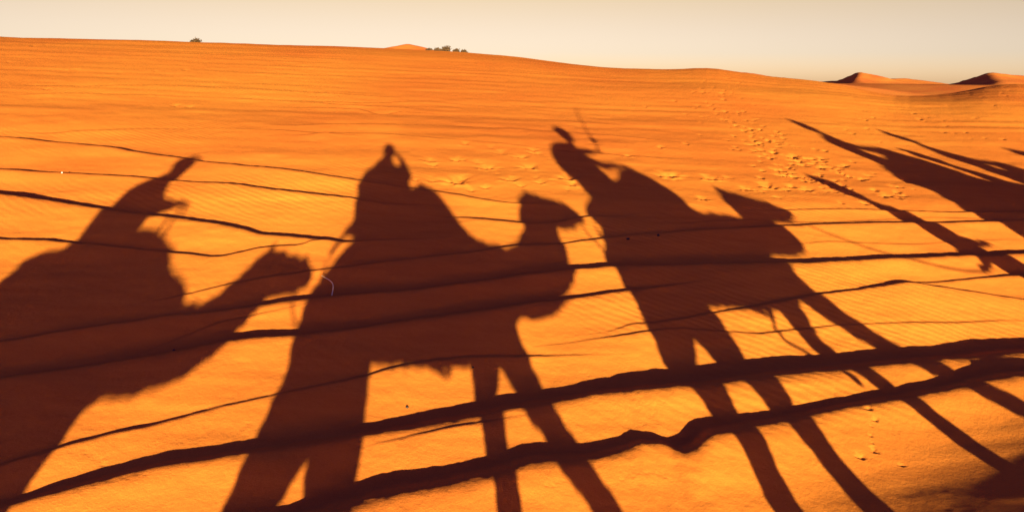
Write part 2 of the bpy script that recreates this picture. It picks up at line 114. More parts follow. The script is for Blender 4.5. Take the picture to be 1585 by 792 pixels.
    ('D', [(-3.825, 5.03, 0.0234), (-3.777, 5.045, 0.0268), (-3.731, 5.064, 0.0307), (-3.687, 5.085, 0.0323), (-3.642, 5.106, 0.033), (-3.597, 5.128, 0.0333), (-3.552, 5.151, 0.0335), (-3.507, 5.173, 0.0337), (-3.461, 5.196, 0.0338), (-3.415, 5.219, 0.0339), (-3.368, 5.242, 0.0341), (-3.321, 5.265, 0.0342), (-3.274, 5.288, 0.0343), (-3.226, 5.312, 0.0345), (-3.178, 5.336, 0.0346), (-3.13, 5.36, 0.0347), (-3.081, 5.384, 0.0349), (-3.032, 5.408, 0.035), (-2.982, 5.433, 0.0351), (-2.932, 5.458, 0.0353), (-2.882, 5.483, 0.0354), (-2.831, 5.508, 0.0354), (-2.779, 5.533, 0.0346), (-2.725, 5.552, 0.0337), (-2.669, 5.569, 0.0328), (-2.613, 5.587, 0.033), (-2.557, 5.604, 0.0354), (-2.5, 5.623, 0.0398), (-2.443, 5.641, 0.0459), (-2.385, 5.66, 0.052), (-2.328, 5.678, 0.0582), (-2.27, 5.697, 0.0644), (-2.211, 5.716, 0.0707), (-2.153, 5.735, 0.0771), (-2.093, 5.754, 0.0837), (-2.034, 5.773, 0.0903), (-1.974, 5.792, 0.0954), (-1.915, 5.816, 0.0983), (-1.855, 5.836, 0.0993), (-1.794, 5.855, 0.1003), (-1.733, 5.872, 0.102), (-1.671, 5.89, 0.104), (-1.608, 5.908, 0.1052), (-1.547, 5.93, 0.1054), (-1.485, 5.952, 0.1047), (-1.422, 5.975, 0.1035), (-1.359, 5.998, 0.1024), (-1.296, 6.021, 0.1012), (-1.232, 6.044, 0.1), (-1.168, 6.068, 0.0988), (-1.103, 6.091, 0.0976), (-1.038, 6.115, 0.0964), (-0.972, 6.139, 0.0952), (-0.906, 6.163, 0.0939), (-0.84, 6.187, 0.0931), (-0.773, 6.213, 0.0928), (-0.705, 6.239, 0.0931), (-0.637, 6.265, 0.0935), (-0.569, 6.291, 0.0938), (-0.5, 6.318, 0.0942), (-0.43, 6.345, 0.0946), (-0.36, 6.372, 0.095), (-0.289, 6.399, 0.0954), (-0.218, 6.426, 0.0958), (-0.146, 6.454, 0.0959), (-0.074, 6.483, 0.0956), (-0.001, 6.513, 0.0948), (0.073, 6.546, 0.0938), (0.147, 6.58, 0.0928), (0.222, 6.614, 0.0919), (0.298, 6.649, 0.0912), (0.374, 6.683, 0.0913), (0.451, 6.716, 0.0925), (0.529, 6.744, 0.0939), (0.606, 6.768, 0.0952), (0.685, 6.792, 0.0958), (0.763, 6.816, 0.0967), (0.842, 6.839, 0.098), (0.922, 6.862, 0.1001), (1.002, 6.883, 0.1013), (1.082, 6.901, 0.1016), (1.162, 6.919, 0.1006), (1.242, 6.937, 0.0996), (1.323, 6.955, 0.0987), (1.405, 6.973, 0.098), (1.487, 6.99, 0.0978), (1.568, 7.007, 0.0983), (1.65, 7.022, 0.0998), (1.732, 7.036, 0.1024), (1.813, 7.046, 0.1056), (1.894, 7.053, 0.1092), (1.975, 7.061, 0.1128), (2.057, 7.069, 0.1165), (2.138, 7.076, 0.1202), (2.22, 7.084, 0.1238), (2.301, 7.092, 0.1273), (2.383, 7.1, 0.1306), (2.466, 7.109, 0.1337), (2.548, 7.118, 0.1362), (2.632, 7.128, 0.1382), (2.715, 7.138, 0.1393), (2.8, 7.15, 0.1392), (2.886, 7.165, 0.138), (2.972, 7.181, 0.1356), (3.06, 7.198, 0.1324), (3.15, 7.222, 0.1288), (3.242, 7.247, 0.125), (3.334, 7.272, 0.1214), (3.426, 7.297, 0.1182), (3.519, 7.321, 0.1153), (3.612, 7.345, 0.1129), (3.706, 7.369, 0.1112), (3.798, 7.39, 0.1105), (3.891, 7.41, 0.1106), (3.984, 7.431, 0.1109), (4.078, 7.451, 0.1115), (4.172, 7.471, 0.1121), (4.266, 7.491, 0.1125), (4.361, 7.511, 0.1125), (4.455, 7.529, 0.112), (4.55, 7.548, 0.1106), (4.647, 7.57, 0.1084), (4.744, 7.591, 0.1058), (4.842, 7.613, 0.1034), (4.94, 7.634, 0.1014), (5.039, 7.654, 0.0998), (5.137, 7.674, 0.0992), (5.235, 7.692, 0.0994), (5.332, 7.71, 0.1008), (5.429, 7.726, 0.1039), (5.522, 7.736, 0.1088), (5.615, 7.747, 0.1149), (5.709, 7.757, 0.1191)]),
    ('E', [(0.747, 5.638, 0.0026), (0.816, 5.667, 0.0044), (0.887, 5.711, 0.0077), (0.958, 5.755, 0.0134), (1.031, 5.796, 0.0184), (1.099, 5.808, 0.0225), (1.168, 5.82, 0.0234), (1.237, 5.835, 0.0233), (1.309, 5.863, 0.0224), (1.383, 5.897, 0.0216), (1.458, 5.931, 0.0209), (1.534, 5.966, 0.0202), (1.61, 6, 0.0195), (1.688, 6.036, 0.0194), (1.765, 6.07, 0.0201), (1.842, 6.097, 0.0218), (1.918, 6.12, 0.0241), (1.995, 6.144, 0.0265), (2.072, 6.168, 0.0286), (2.15, 6.194, 0.0298), (2.23, 6.222, 0.0306), (2.312, 6.258, 0.0313), (2.396, 6.295, 0.0325), (2.481, 6.332, 0.0338), (2.566, 6.37, 0.0354), (2.652, 6.407, 0.0373), (2.739, 6.443, 0.0388), (2.825, 6.477, 0.0397), (2.913, 6.511, 0.0399), (3.001, 6.545, 0.0401), (3.089, 6.579, 0.0405), (3.179, 6.614, 0.041), (3.269, 6.649, 0.0421), (3.36, 6.682, 0.0436), (3.45, 6.713, 0.0453), (3.54, 6.743, 0.0469), (3.631, 6.773, 0.0482), (3.723, 6.804, 0.0494), (3.816, 6.836, 0.0498), (3.911, 6.869, 0.0495), (4.007, 6.904, 0.0451), (4.11, 6.949, 0.0377), (4.209, 6.986, 0.0296), (4.304, 7.014, 0.0262), (4.396, 7.036, 0.027), (4.487, 7.057, 0.0298), (4.58, 7.079, 0.0326), (4.673, 7.101, 0.035), (4.766, 7.122, 0.0367), (4.86, 7.144, 0.0376), (4.954, 7.166, 0.0387), (5.048, 7.186, 0.041), (5.141, 7.204, 0.0454), (5.231, 7.218, 0.0526), (5.318, 7.228, 0.0584)]),
    ('F', [(-3.049, 5.835, 0.0038), (-2.992, 5.857, 0.0072), (-2.937, 5.882, 0.0116), (-2.885, 5.916, 0.0148), (-2.834, 5.951, 0.0167), (-2.781, 5.988, 0.0182), (-2.729, 6.025, 0.0196), (-2.676, 6.062, 0.021), (-2.622, 6.099, 0.0224), (-2.567, 6.138, 0.0238), (-2.512, 6.176, 0.025), (-2.456, 6.213, 0.0254), (-2.398, 6.247, 0.0254), (-2.339, 6.281, 0.0251), (-2.28, 6.315, 0.0252), (-2.219, 6.349, 0.0253), (-2.159, 6.383, 0.0254), (-2.097, 6.418, 0.0255), (-2.035, 6.453, 0.0256), (-1.973, 6.489, 0.0258), (-1.909, 6.525, 0.0258), (-1.845, 6.558, 0.0258), (-1.779, 6.592, 0.0258), (-1.713, 6.625, 0.026), (-1.647, 6.659, 0.0268), (-1.579, 6.692, 0.0282), (-1.511, 6.724, 0.03), (-1.442, 6.758, 0.0318), (-1.373, 6.791, 0.0337), (-1.303, 6.825, 0.0356), (-1.232, 6.859, 0.0374), (-1.16, 6.892, 0.0387), (-1.087, 6.921, 0.0393), (-1.014, 6.95, 0.0395), (-0.94, 6.979, 0.0396), (-0.865, 7.009, 0.0398), (-0.79, 7.038, 0.0399), (-0.714, 7.068, 0.04), (-0.638, 7.099, 0.0401), (-0.561, 7.13, 0.0402), (-0.484, 7.163, 0.0404), (-0.405, 7.196, 0.0405), (-0.327, 7.229, 0.0407), (-0.247, 7.262, 0.0409), (-0.167, 7.296, 0.0411), (-0.086, 7.33, 0.0414), (-0.004, 7.364, 0.042), (0.078, 7.396, 0.0426), (0.161, 7.424, 0.043), (0.244, 7.453, 0.0431), (0.329, 7.482, 0.0433), (0.413, 7.512, 0.0432), (0.499, 7.542, 0.0426), (0.585, 7.575, 0.042), (0.672, 7.614, 0.0416), (0.761, 7.654, 0.0417), (0.85, 7.693, 0.0417), (0.94, 7.734, 0.0411), (1.031, 7.778, 0.0397), (1.123, 7.822, 0.0378), (1.216, 7.866, 0.0359), (1.31, 7.911, 0.0342), (1.405, 7.955, 0.0337), (1.501, 7.996, 0.0344), (1.595, 8.024, 0.0358), (1.688, 8.048, 0.0371), (1.782, 8.072, 0.0382), (1.877, 8.096, 0.0392), (1.972, 8.12, 0.0403), (2.068, 8.144, 0.0414), (2.164, 8.169, 0.0424), (2.261, 8.194, 0.0435), (2.359, 8.219, 0.0446), (2.457, 8.244, 0.0458), (2.555, 8.269, 0.0469), (2.654, 8.294, 0.0481), (2.754, 8.32, 0.0494), (2.854, 8.345, 0.051), (2.955, 8.37, 0.053), (3.056, 8.394, 0.0558), (3.156, 8.416, 0.0586), (3.256, 8.435, 0.0605), (3.356, 8.453, 0.0611), (3.457, 8.472, 0.0612), (3.558, 8.49, 0.0612), (3.66, 8.509, 0.0613), (3.762, 8.528, 0.0615), (3.865, 8.547, 0.0616), (3.968, 8.566, 0.0618), (4.071, 8.585, 0.0621), (4.175, 8.604, 0.0624), (4.279, 8.623, 0.0628), (4.384, 8.642, 0.0633), (4.489, 8.661, 0.0639), (4.594, 8.679, 0.0647), (4.699, 8.697, 0.0657), (4.804, 8.715, 0.0668), (4.91, 8.731, 0.0676), (5.015, 8.747, 0.0681), (5.121, 8.763, 0.0682), (5.227, 8.779, 0.0683), (5.333, 8.795, 0.0684), (5.44, 8.811, 0.0684), (5.547, 8.827, 0.0685), (5.654, 8.843, 0.0688), (5.762, 8.859, 0.0696), (5.869, 8.874, 0.071), (5.976, 8.887, 0.0734), (6.082, 8.9, 0.0772), (6.187, 8.909, 0.0822), (6.29, 8.916, 0.0888), (6.392, 8.921, 0.0965), (6.493, 8.925, 0.1019)]),
    ('G', [(-5.747, 7.919, 0.1734), (-5.659, 7.915, 0.1663), (-5.571, 7.911, 0.1559), (-5.482, 7.905, 0.1465), (-5.391, 7.897, 0.1381), (-5.299, 7.888, 0.1311), (-5.207, 7.877, 0.125), (-5.113, 7.864, 0.1199), (-5.019, 7.85, 0.1156), (-4.925, 7.836, 0.112), (-4.831, 7.82, 0.1088), (-4.737, 7.805, 0.1059), (-4.643, 7.79, 0.1032), (-4.55, 7.774, 0.1006), (-4.456, 7.759, 0.098), (-4.363, 7.743, 0.0954), (-4.27, 7.727, 0.093), (-4.177, 7.711, 0.0906), (-4.085, 7.695, 0.0884), (-3.993, 7.679, 0.0862), (-3.901, 7.663, 0.0841), (-3.809, 7.647, 0.082), (-3.718, 7.631, 0.0802), (-3.625, 7.61, 0.0796), (-3.53, 7.585, 0.0805), (-3.435, 7.558, 0.083), (-3.341, 7.53, 0.0864), (-3.246, 7.502, 0.09), (-3.153, 7.474, 0.0937), (-3.059, 7.447, 0.0957), (-2.966, 7.417, 0.0936), (-2.872, 7.383, 0.0884), (-2.778, 7.346, 0.0826), (-2.685, 7.31, 0.0841), (-2.597, 7.29, 0.0904), (-2.511, 7.276, 0.0992), (-2.428, 7.267, 0.1022), (-2.346, 7.261, 0.1009), (-2.264, 7.257, 0.0968), (-2.182, 7.252, 0.0924), (-2.1, 7.246, 0.0884), (-2.018, 7.239, 0.0848), (-1.936, 7.232, 0.0815), (-1.854, 7.225, 0.0783), (-1.772, 7.218, 0.073), (-1.701, 7.257, 0.063), (-1.632, 7.31, 0.0494), (-1.56, 7.356, 0.0376), (-1.483, 7.383, 0.0306), (-1.406, 7.408, 0.0273), (-1.328, 7.434, 0.0242), (-1.249, 7.46, 0.021), (-1.17, 7.483, 0.0172), (-1.089, 7.5, 0.0129), (-1.008, 7.517, 0.0083), (-0.926, 7.534, 0.0053)]),
    ('H', [(-5.019, 6.818, 0.064), (-4.945, 6.82, 0.0665), (-4.87, 6.822, 0.0701), (-4.796, 6.825, 0.0734), (-4.722, 6.828, 0.0764), (-4.648, 6.831, 0.0774), (-4.576, 6.836, 0.0741), (-4.505, 6.843, 0.0664), (-4.435, 6.852, 0.0578), (-4.363, 6.859, 0.0514), (-4.291, 6.864, 0.0472), (-4.218, 6.869, 0.0432), (-4.142, 6.871, 0.0391), (-4.062, 6.863, 0.0357), (-3.98, 6.851, 0.0337), (-3.897, 6.839, 0.0331), (-3.815, 6.826, 0.033), (-3.733, 6.813, 0.033), (-3.651, 6.801, 0.033), (-3.57, 6.789, 0.0331), (-3.489, 6.777, 0.0331), (-3.408, 6.766, 0.0332), (-3.328, 6.755, 0.0333), (-3.248, 6.746, 0.0335), (-3.169, 6.736, 0.0335), (-3.09, 6.726, 0.0335), (-3.011, 6.717, 0.0334), (-2.932, 6.707, 0.0339), (-2.856, 6.705, 0.0378), (-2.793, 6.737, 0.0422), (-2.734, 6.78, 0.0454), (-2.675, 6.826, 0.0444), (-2.616, 6.875, 0.0419), (-2.556, 6.924, 0.038), (-2.489, 6.955, 0.0345), (-2.418, 6.976, 0.0319), (-2.346, 6.995, 0.0312), (-2.274, 7.014, 0.0312), (-2.202, 7.033, 0.0301), (-2.137, 7.082, 0.0244), (-2.083, 7.172, 0.0186)]),
    ('I', [(-6.489, 9.02, 0.1074), (-6.394, 9.022, 0.1051), (-6.298, 9.025, 0.1014), (-6.203, 9.028, 0.0972), (-6.109, 9.033, 0.0925), (-6.014, 9.037, 0.0875), (-5.92, 9.042, 0.0824), (-5.825, 9.046, 0.0769), (-5.727, 9.046, 0.0718), (-5.627, 9.042, 0.0677), (-5.525, 9.034, 0.0655), (-5.422, 9.025, 0.0653), (-5.32, 9.018, 0.0664), (-5.218, 9.011, 0.068), (-5.118, 9.007, 0.0691), (-5.018, 9.003, 0.0696), (-4.919, 8.999, 0.0696), (-4.819, 8.995, 0.0689), (-4.719, 8.99, 0.0678), (-4.619, 8.983, 0.0667), (-4.518, 8.976, 0.0652), (-4.415, 8.965, 0.0635), (-4.312, 8.952, 0.0617), (-4.208, 8.937, 0.0608), (-4.104, 8.921, 0.0617), (-4, 8.905, 0.0643), (-3.896, 8.889, 0.0685), (-3.793, 8.873, 0.073), (-3.69, 8.858, 0.0775), (-3.588, 8.842, 0.0818), (-3.486, 8.827, 0.0852), (-3.384, 8.81, 0.0859), (-3.281, 8.79, 0.0847), (-3.177, 8.766, 0.0827), (-3.073, 8.741, 0.0818), (-2.97, 8.716, 0.0814), (-2.867, 8.691, 0.0818), (-2.765, 8.669, 0.0825), (-2.665, 8.651, 0.0834), (-2.566, 8.634, 0.0837), (-2.467, 8.617, 0.0837), (-2.369, 8.601, 0.0836), (-2.27, 8.584, 0.0834), (-2.173, 8.568, 0.0833), (-2.075, 8.551, 0.0821), (-1.979, 8.541, 0.0795), (-1.884, 8.534, 0.0755), (-1.789, 8.526, 0.071), (-1.694, 8.518, 0.0664), (-1.6, 8.511, 0.0619), (-1.505, 8.503, 0.0549), (-1.415, 8.523, 0.0453), (-1.325, 8.544, 0.0331), (-1.234, 8.564, 0.0212), (-1.142, 8.583, 0.0132)]),
    ('J', [(-7.471, 10.491, 0.1527), (-7.36, 10.491, 0.1462), (-7.247, 10.489, 0.1368), (-7.133, 10.486, 0.1285), (-7.017, 10.478, 0.1216), (-6.898, 10.466, 0.1165), (-6.777, 10.451, 0.1134), (-6.655, 10.434, 0.1117), (-6.532, 10.417, 0.1111), (-6.41, 10.399, 0.1109), (-6.289, 10.381, 0.1108), (-6.168, 10.364, 0.1107), (-6.047, 10.346, 0.1106), (-5.926, 10.329, 0.1062), (-5.803, 10.304, 0.0964), (-5.672, 10.264, 0.0846), (-5.532, 10.205, 0.077), (-5.389, 10.137, 0.079), (-5.253, 10.083, 0.0869), (-5.125, 10.044, 0.0967), (-5.004, 10.017, 0.1025), (-4.887, 9.998, 0.1038), (-4.773, 9.983, 0.1005), (-4.658, 9.966, 0.0942), (-4.54, 9.941, 0.0875), (-4.419, 9.908, 0.083), (-4.298, 9.872, 0.0811), (-4.176, 9.836, 0.0805), (-4.056, 9.799, 0.0824), (-3.939, 9.77, 0.0854), (-3.824, 9.747, 0.0888), (-3.712, 9.727, 0.0902), (-3.6, 9.708, 0.0906), (-3.489, 9.69, 0.0906), (-3.378, 9.671, 0.0904), (-3.267, 9.653, 0.0903), (-3.157, 9.635, 0.0885), (-3.045, 9.609, 0.0856), (-2.931, 9.575, 0.0824), (-2.817, 9.537, 0.0807), (-2.703, 9.499, 0.0801), (-2.59, 9.46, 0.0798), (-2.478, 9.422, 0.0795), (-2.366, 9.385, 0.0792), (-2.256, 9.347, 0.0797), (-2.148, 9.321, 0.0804), (-2.042, 9.299, 0.0812), (-1.937, 9.278, 0.0813), (-1.832, 9.257, 0.0811), (-1.727, 9.236, 0.081), (-1.623, 9.215, 0.0808), (-1.518, 9.187, 0.0805), (-1.414, 9.16, 0.0803), (-1.31, 9.132, 0.0801), (-1.207, 9.104, 0.0802), (-1.104, 9.076, 0.0808), (-1.001, 9.041, 0.0812), (-0.898, 9, 0.0814), (-0.796, 8.959, 0.081), (-0.695, 8.919, 0.0803), (-0.595, 8.88, 0.0781), (-0.496, 8.847, 0.0735), (-0.398, 8.828, 0.0667), (-0.301, 8.813, 0.0586), (-0.204, 8.798, 0.0493), (-0.107, 8.787, 0.0415), (-0.01, 8.787, 0.0362), (0.086, 8.794, 0.0331), (0.183, 8.807, 0.0275), (0.281, 8.839, 0.019), (0.379, 8.869, 0.012)]),
    ('K', [(-0.779, 8.217, 0.0139), (-0.686, 8.188, 0.0291), (-0.593, 8.158, 0.0477), (-0.502, 8.137, 0.0617), (-0.411, 8.118, 0.0689), (-0.321, 8.105, 0.0726), (-0.231, 8.095, 0.0731), (-0.142, 8.085, 0.0726), (-0.052, 8.076, 0.0708), (0.037, 8.07, 0.0666), (0.127, 8.076, 0.0629), (0.216, 8.099, 0.0603), (0.307, 8.122, 0.0593), (0.398, 8.149, 0.0555), (0.49, 8.184, 0.0515), (0.584, 8.245, 0.0489), (0.68, 8.311, 0.0505), (0.777, 8.374, 0.0508), (0.875, 8.429, 0.0456), (0.973, 8.476, 0.0353), (1.071, 8.513, 0.0244), (1.168, 8.537, 0.0169), (1.265, 8.558, 0.0131)]),
    ('M', [(-2.915, 3.669, 0.0169), (-2.882, 3.685, 0.0197), (-2.85, 3.705, 0.0226), (-2.818, 3.725, 0.0235), (-2.786, 3.745, 0.0239), (-2.754, 3.766, 0.0241), (-2.722, 3.787, 0.0244), (-2.69, 3.81, 0.0249), (-2.658, 3.833, 0.0253), (-2.626, 3.856, 0.0255), (-2.594, 3.88, 0.0257), (-2.561, 3.904, 0.0258), (-2.527, 3.928, 0.026), (-2.494, 3.952, 0.0257), (-2.459, 3.975, 0.0251), (-2.424, 3.998, 0.0243), (-2.387, 4.02, 0.0236), (-2.351, 4.042, 0.0231), (-2.314, 4.065, 0.0227), (-2.277, 4.088, 0.0222), (-2.239, 4.111, 0.0218), (-2.201, 4.134, 0.0214), (-2.163, 4.158, 0.0209), (-2.125, 4.182, 0.0205), (-2.086, 4.207, 0.02), (-2.046, 4.231, 0.0196), (-2.007, 4.256, 0.0191), (-1.967, 4.282, 0.0186), (-1.926, 4.307, 0.0181), (-1.885, 4.332, 0.0176), (-1.843, 4.357, 0.017), (-1.801, 4.382, 0.0165), (-1.758, 4.407, 0.0161), (-1.715, 4.433, 0.0156), (-1.671, 4.459, 0.0151), (-1.627, 4.485, 0.0146), (-1.583, 4.511, 0.0145), (-1.537, 4.535, 0.0152), (-1.49, 4.557, 0.0165), (-1.443, 4.579, 0.0182), (-1.395, 4.601, 0.02), (-1.347, 4.623, 0.0217), (-1.299, 4.646, 0.0231), (-1.25, 4.669, 0.0243), (-1.201, 4.693, 0.0252), (-1.151, 4.717, 0.0262), (-1.101, 4.741, 0.0272), (-1.05, 4.765, 0.0286), (-1.001, 4.799, 0.0303), (-0.951, 4.833, 0.0322), (-0.901, 4.869, 0.0323), (-0.849, 4.897, 0.0308), (-0.796, 4.926, 0.0276), (-0.743, 4.956, 0.0243), (-0.689, 4.985, 0.0211), (-0.635, 5.015, 0.0183), (-0.58, 5.042, 0.0169), (-0.523, 5.058, 0.017), (-0.465, 5.073, 0.0183), (-0.408, 5.089, 0.0197), (-0.35, 5.104, 0.0207), (-0.291, 5.112, 0.0213), (-0.232, 5.12, 0.0213), (-0.173, 5.128, 0.0214), (-0.114, 5.137, 0.0214), (-0.054, 5.145, 0.0214), (0.005, 5.153, 0.0212), (0.065, 5.163, 0.0208), (0.125, 5.174, 0.0202), (0.185, 5.186, 0.0195), (0.246, 5.198, 0.0188), (0.306, 5.21, 0.0181), (0.367, 5.221, 0.0174), (0.429, 5.233, 0.0163), (0.49, 5.246, 0.0141), (0.552, 5.261, 0.0108), (0.615, 5.276, 0.0069), (0.678, 5.29, 0.0043)]),
    ('P', [(4.078, 6.911, 0.0274), (4.145, 6.892, 0.0324), (4.212, 6.873, 0.0397), (4.279, 6.855, 0.0464), (4.347, 6.838, 0.0522), (4.415, 6.821, 0.0556), (4.484, 6.808, 0.057), (4.554, 6.795, 0.0564), (4.623, 6.782, 0.0555), (4.693, 6.769, 0.0539), (4.763, 6.758, 0.0515), (4.833, 6.747, 0.0477), (4.905, 6.738, 0.0427), (4.977, 6.731, 0.0388)]),
    ('Qa', [(-9.714, 13.856, 0.0047), (-9.607, 13.914, 0.0063), (-9.499, 13.975, 0.0088), (-9.392, 14.036, 0.0116), (-9.284, 14.099, 0.0146), (-9.174, 14.161, 0.0177), (-9.064, 14.225, 0.0209), (-8.953, 14.289, 0.0236), (-8.841, 14.353, 0.0253), (-8.713, 14.393, 0.0259), (-8.578, 14.422, 0.0258), (-8.442, 14.45, 0.0254), (-8.305, 14.478, 0.0248), (-8.168, 14.506, 0.0238), (-8.031, 14.535, 0.0227), (-7.892, 14.563, 0.0213), (-7.754, 14.592, 0.0198), (-7.614, 14.62, 0.0182), (-7.474, 14.649, 0.0166), (-7.334, 14.678, 0.0149), (-7.192, 14.703, 0.0132), (-7.048, 14.728, 0.0116), (-6.904, 14.753, 0.0102), (-6.76, 14.778, 0.0089), (-6.615, 14.804, 0.0078), (-6.47, 14.829, 0.007), (-6.324, 14.855, 0.0064), (-6.178, 14.881, 0.0061), (-6.027, 14.897, 0.0061), (-5.873, 14.903, 0.0064), (-5.718, 14.909, 0.007), (-5.563, 14.915, 0.0078), (-5.407, 14.921, 0.0089), (-5.252, 14.927, 0.0102), (-5.093, 14.923, 0.0117), (-4.933, 14.914, 0.0132), (-4.772, 14.905, 0.0149), (-4.612, 14.895, 0.0166), (-4.452, 14.886, 0.0183), (-4.292, 14.876, 0.0199), (-4.133, 14.867, 0.0214), (-3.973, 14.857, 0.0227), (-3.814, 14.848, 0.0239), (-3.654, 14.838, 0.0248), (-3.495, 14.829, 0.0254), (-3.336, 14.82, 0.0258), (-3.178, 14.813, 0.0259), (-3.023, 14.818, 0.0253), (-2.867, 14.823, 0.0236), (-2.711, 14.828, 0.0209), (-2.554, 14.833, 0.0177), (-2.398, 14.837, 0.0145), (-2.241, 14.841, 0.0116), (-2.085, 14.845, 0.0088), (-1.928, 14.849, 0.0063), (-1.771, 14.852, 0.0047)]),
    ('Qb', [(-7.969, 11.231, 0.0047), (-7.844, 11.225, 0.0063), (-7.719, 11.221, 0.0088), (-7.595, 11.217, 0.0116), (-7.472, 11.213, 0.0146), (-7.35, 11.213, 0.0177), (-7.231, 11.216, 0.0209), (-7.122, 11.235, 0.0236), (-7.026, 11.276, 0.0253), (-6.933, 11.322, 0.0259), (-6.84, 11.372, 0.0258), (-6.735, 11.4, 0.0254), (-6.631, 11.431, 0.0248), (-6.527, 11.462, 0.0238), (-6.428, 11.505, 0.0227), (-6.327, 11.546, 0.0213), (-6.231, 11.596, 0.0198), (-6.135, 11.65, 0.0182), (-6.031, 11.69, 0.0166), (-5.919, 11.717, 0.0149), (-5.803, 11.737, 0.0132), (-5.686, 11.754, 0.0116), (-5.568, 11.772, 0.0102), (-5.452, 11.793, 0.0089), (-5.336, 11.818, 0.0078), (-5.227, 11.856, 0.007), (-5.119, 11.899, 0.0064), (-5.01, 11.942, 0.0061), (-4.895, 11.974, 0.0061), (-4.775, 11.993, 0.0064), (-4.652, 12.005, 0.007), (-4.527, 12.013, 0.0078), (-4.401, 12.021, 0.0089), (-4.275, 12.028, 0.0102), (-4.151, 12.039, 0.0117), (-4.025, 12.046, 0.0132), (-3.895, 12.043, 0.0149), (-3.763, 12.031, 0.0163), (-3.63, 12.016, 0.017), (-3.498, 11.999, 0.0168), (-3.365, 11.983, 0.0159), (-3.233, 11.967, 0.0147), (-3.1, 11.95, 0.0131), (-2.968, 11.93, 0.0111), (-2.835, 11.905, 0.0089), (-2.701, 11.879, 0.0073)]),
    ('Qc', [(-5.2, 14.929, 0.0032), (-5.049, 14.95, 0.0044), (-4.898, 14.972, 0.0063), (-4.747, 14.993, 0.0086), (-4.595, 15.015, 0.0113), (-4.443, 15.037, 0.0142), (-4.29, 15.058, 0.0174), (-4.136, 15.076, 0.0205), (-3.979, 15.087, 0.0228), (-3.822, 15.097, 0.0242), (-3.665, 15.107, 0.025), (-3.508, 15.118, 0.0256), (-3.35, 15.129, 0.0259), (-3.193, 15.141, 0.0259), (-3.042, 15.189, 0.0256), (-2.893, 15.254, 0.025), (-2.744, 15.32, 0.0242), (-2.592, 15.387, 0.0231), (-2.44, 15.453, 0.0218), (-2.286, 15.519, 0.0203), (-2.131, 15.586, 0.0188), (-1.974, 15.653, 0.0171), (-1.813, 15.692, 0.0154), (-1.645, 15.671, 0.0137), (-1.477, 15.651, 0.0121), (-1.31, 15.632, 0.0106), (-1.143, 15.614, 0.0093), (-0.977, 15.596, 0.0081), (-0.811, 15.579, 0.0072), (-0.645, 15.562, 0.0066), (-0.479, 15.544, 0.0062), (-0.314, 15.527, 0.0061), (-0.149, 15.51, 0.0063), (0.015, 15.493, 0.0068), (0.179, 15.465, 0.0075), (0.343, 15.431, 0.0085), (0.505, 15.398, 0.0093), (0.668, 15.364, 0.0098), (0.829, 15.331, 0.0099), (0.99, 15.298, 0.0097), (1.15, 15.264, 0.0092), (1.31, 15.23, 0.0085), (1.469, 15.196, 0.0073), (1.627, 15.162, 0.0064)]),
    ('Qd', [(-4.944, 14.165, 0.0032), (-4.802, 14.187, 0.0044), (-4.659, 14.21, 0.0063), (-4.516, 14.234, 0.0086), (-4.372, 14.258, 0.0113), (-4.228, 14.281, 0.0142), (-4.083, 14.305, 0.0174), (-3.938, 14.328, 0.0205), (-3.792, 14.352, 0.0228), (-3.642, 14.36, 0.0242), (-3.49, 14.36, 0.025), (-3.338, 14.359, 0.0256), (-3.186, 14.359, 0.0259), (-3.034, 14.36, 0.0259), (-2.856, 14.23, 0.0256), (-2.67, 14.036, 0.025), (-2.5, 13.917, 0.0242), (-2.393, 14.165, 0.0231), (-2.269, 14.337, 0.0218), (-2.117, 14.341, 0.0203), (-1.966, 14.344, 0.0188), (-1.814, 14.348, 0.0171), (-1.662, 14.352, 0.0154), (-1.51, 14.356, 0.0137), (-1.358, 14.36, 0.0121), (-1.206, 14.365, 0.0106), (-1.053, 14.366, 0.0093), (-0.901, 14.368, 0.0081), (-0.748, 14.37, 0.0072), (-0.596, 14.373, 0.0066), (-0.443, 14.375, 0.0062), (-0.29, 14.377, 0.0061), (-0.137, 14.379, 0.0063), (0.016, 14.382, 0.0068), (0.169, 14.384, 0.0075), (0.322, 14.387, 0.0085), (0.475, 14.362, 0.0098), (0.627, 14.336, 0.0112), (0.778, 14.311, 0.0127), (0.929, 14.286, 0.0139), (1.079, 14.26, 0.0145), (1.229, 14.234, 0.0144), (1.379, 14.209, 0.0138), (1.528, 14.183, 0.0128), (1.677, 14.158, 0.0114), (1.825, 14.132, 0.0097), (1.972, 14.106, 0.0085)]),
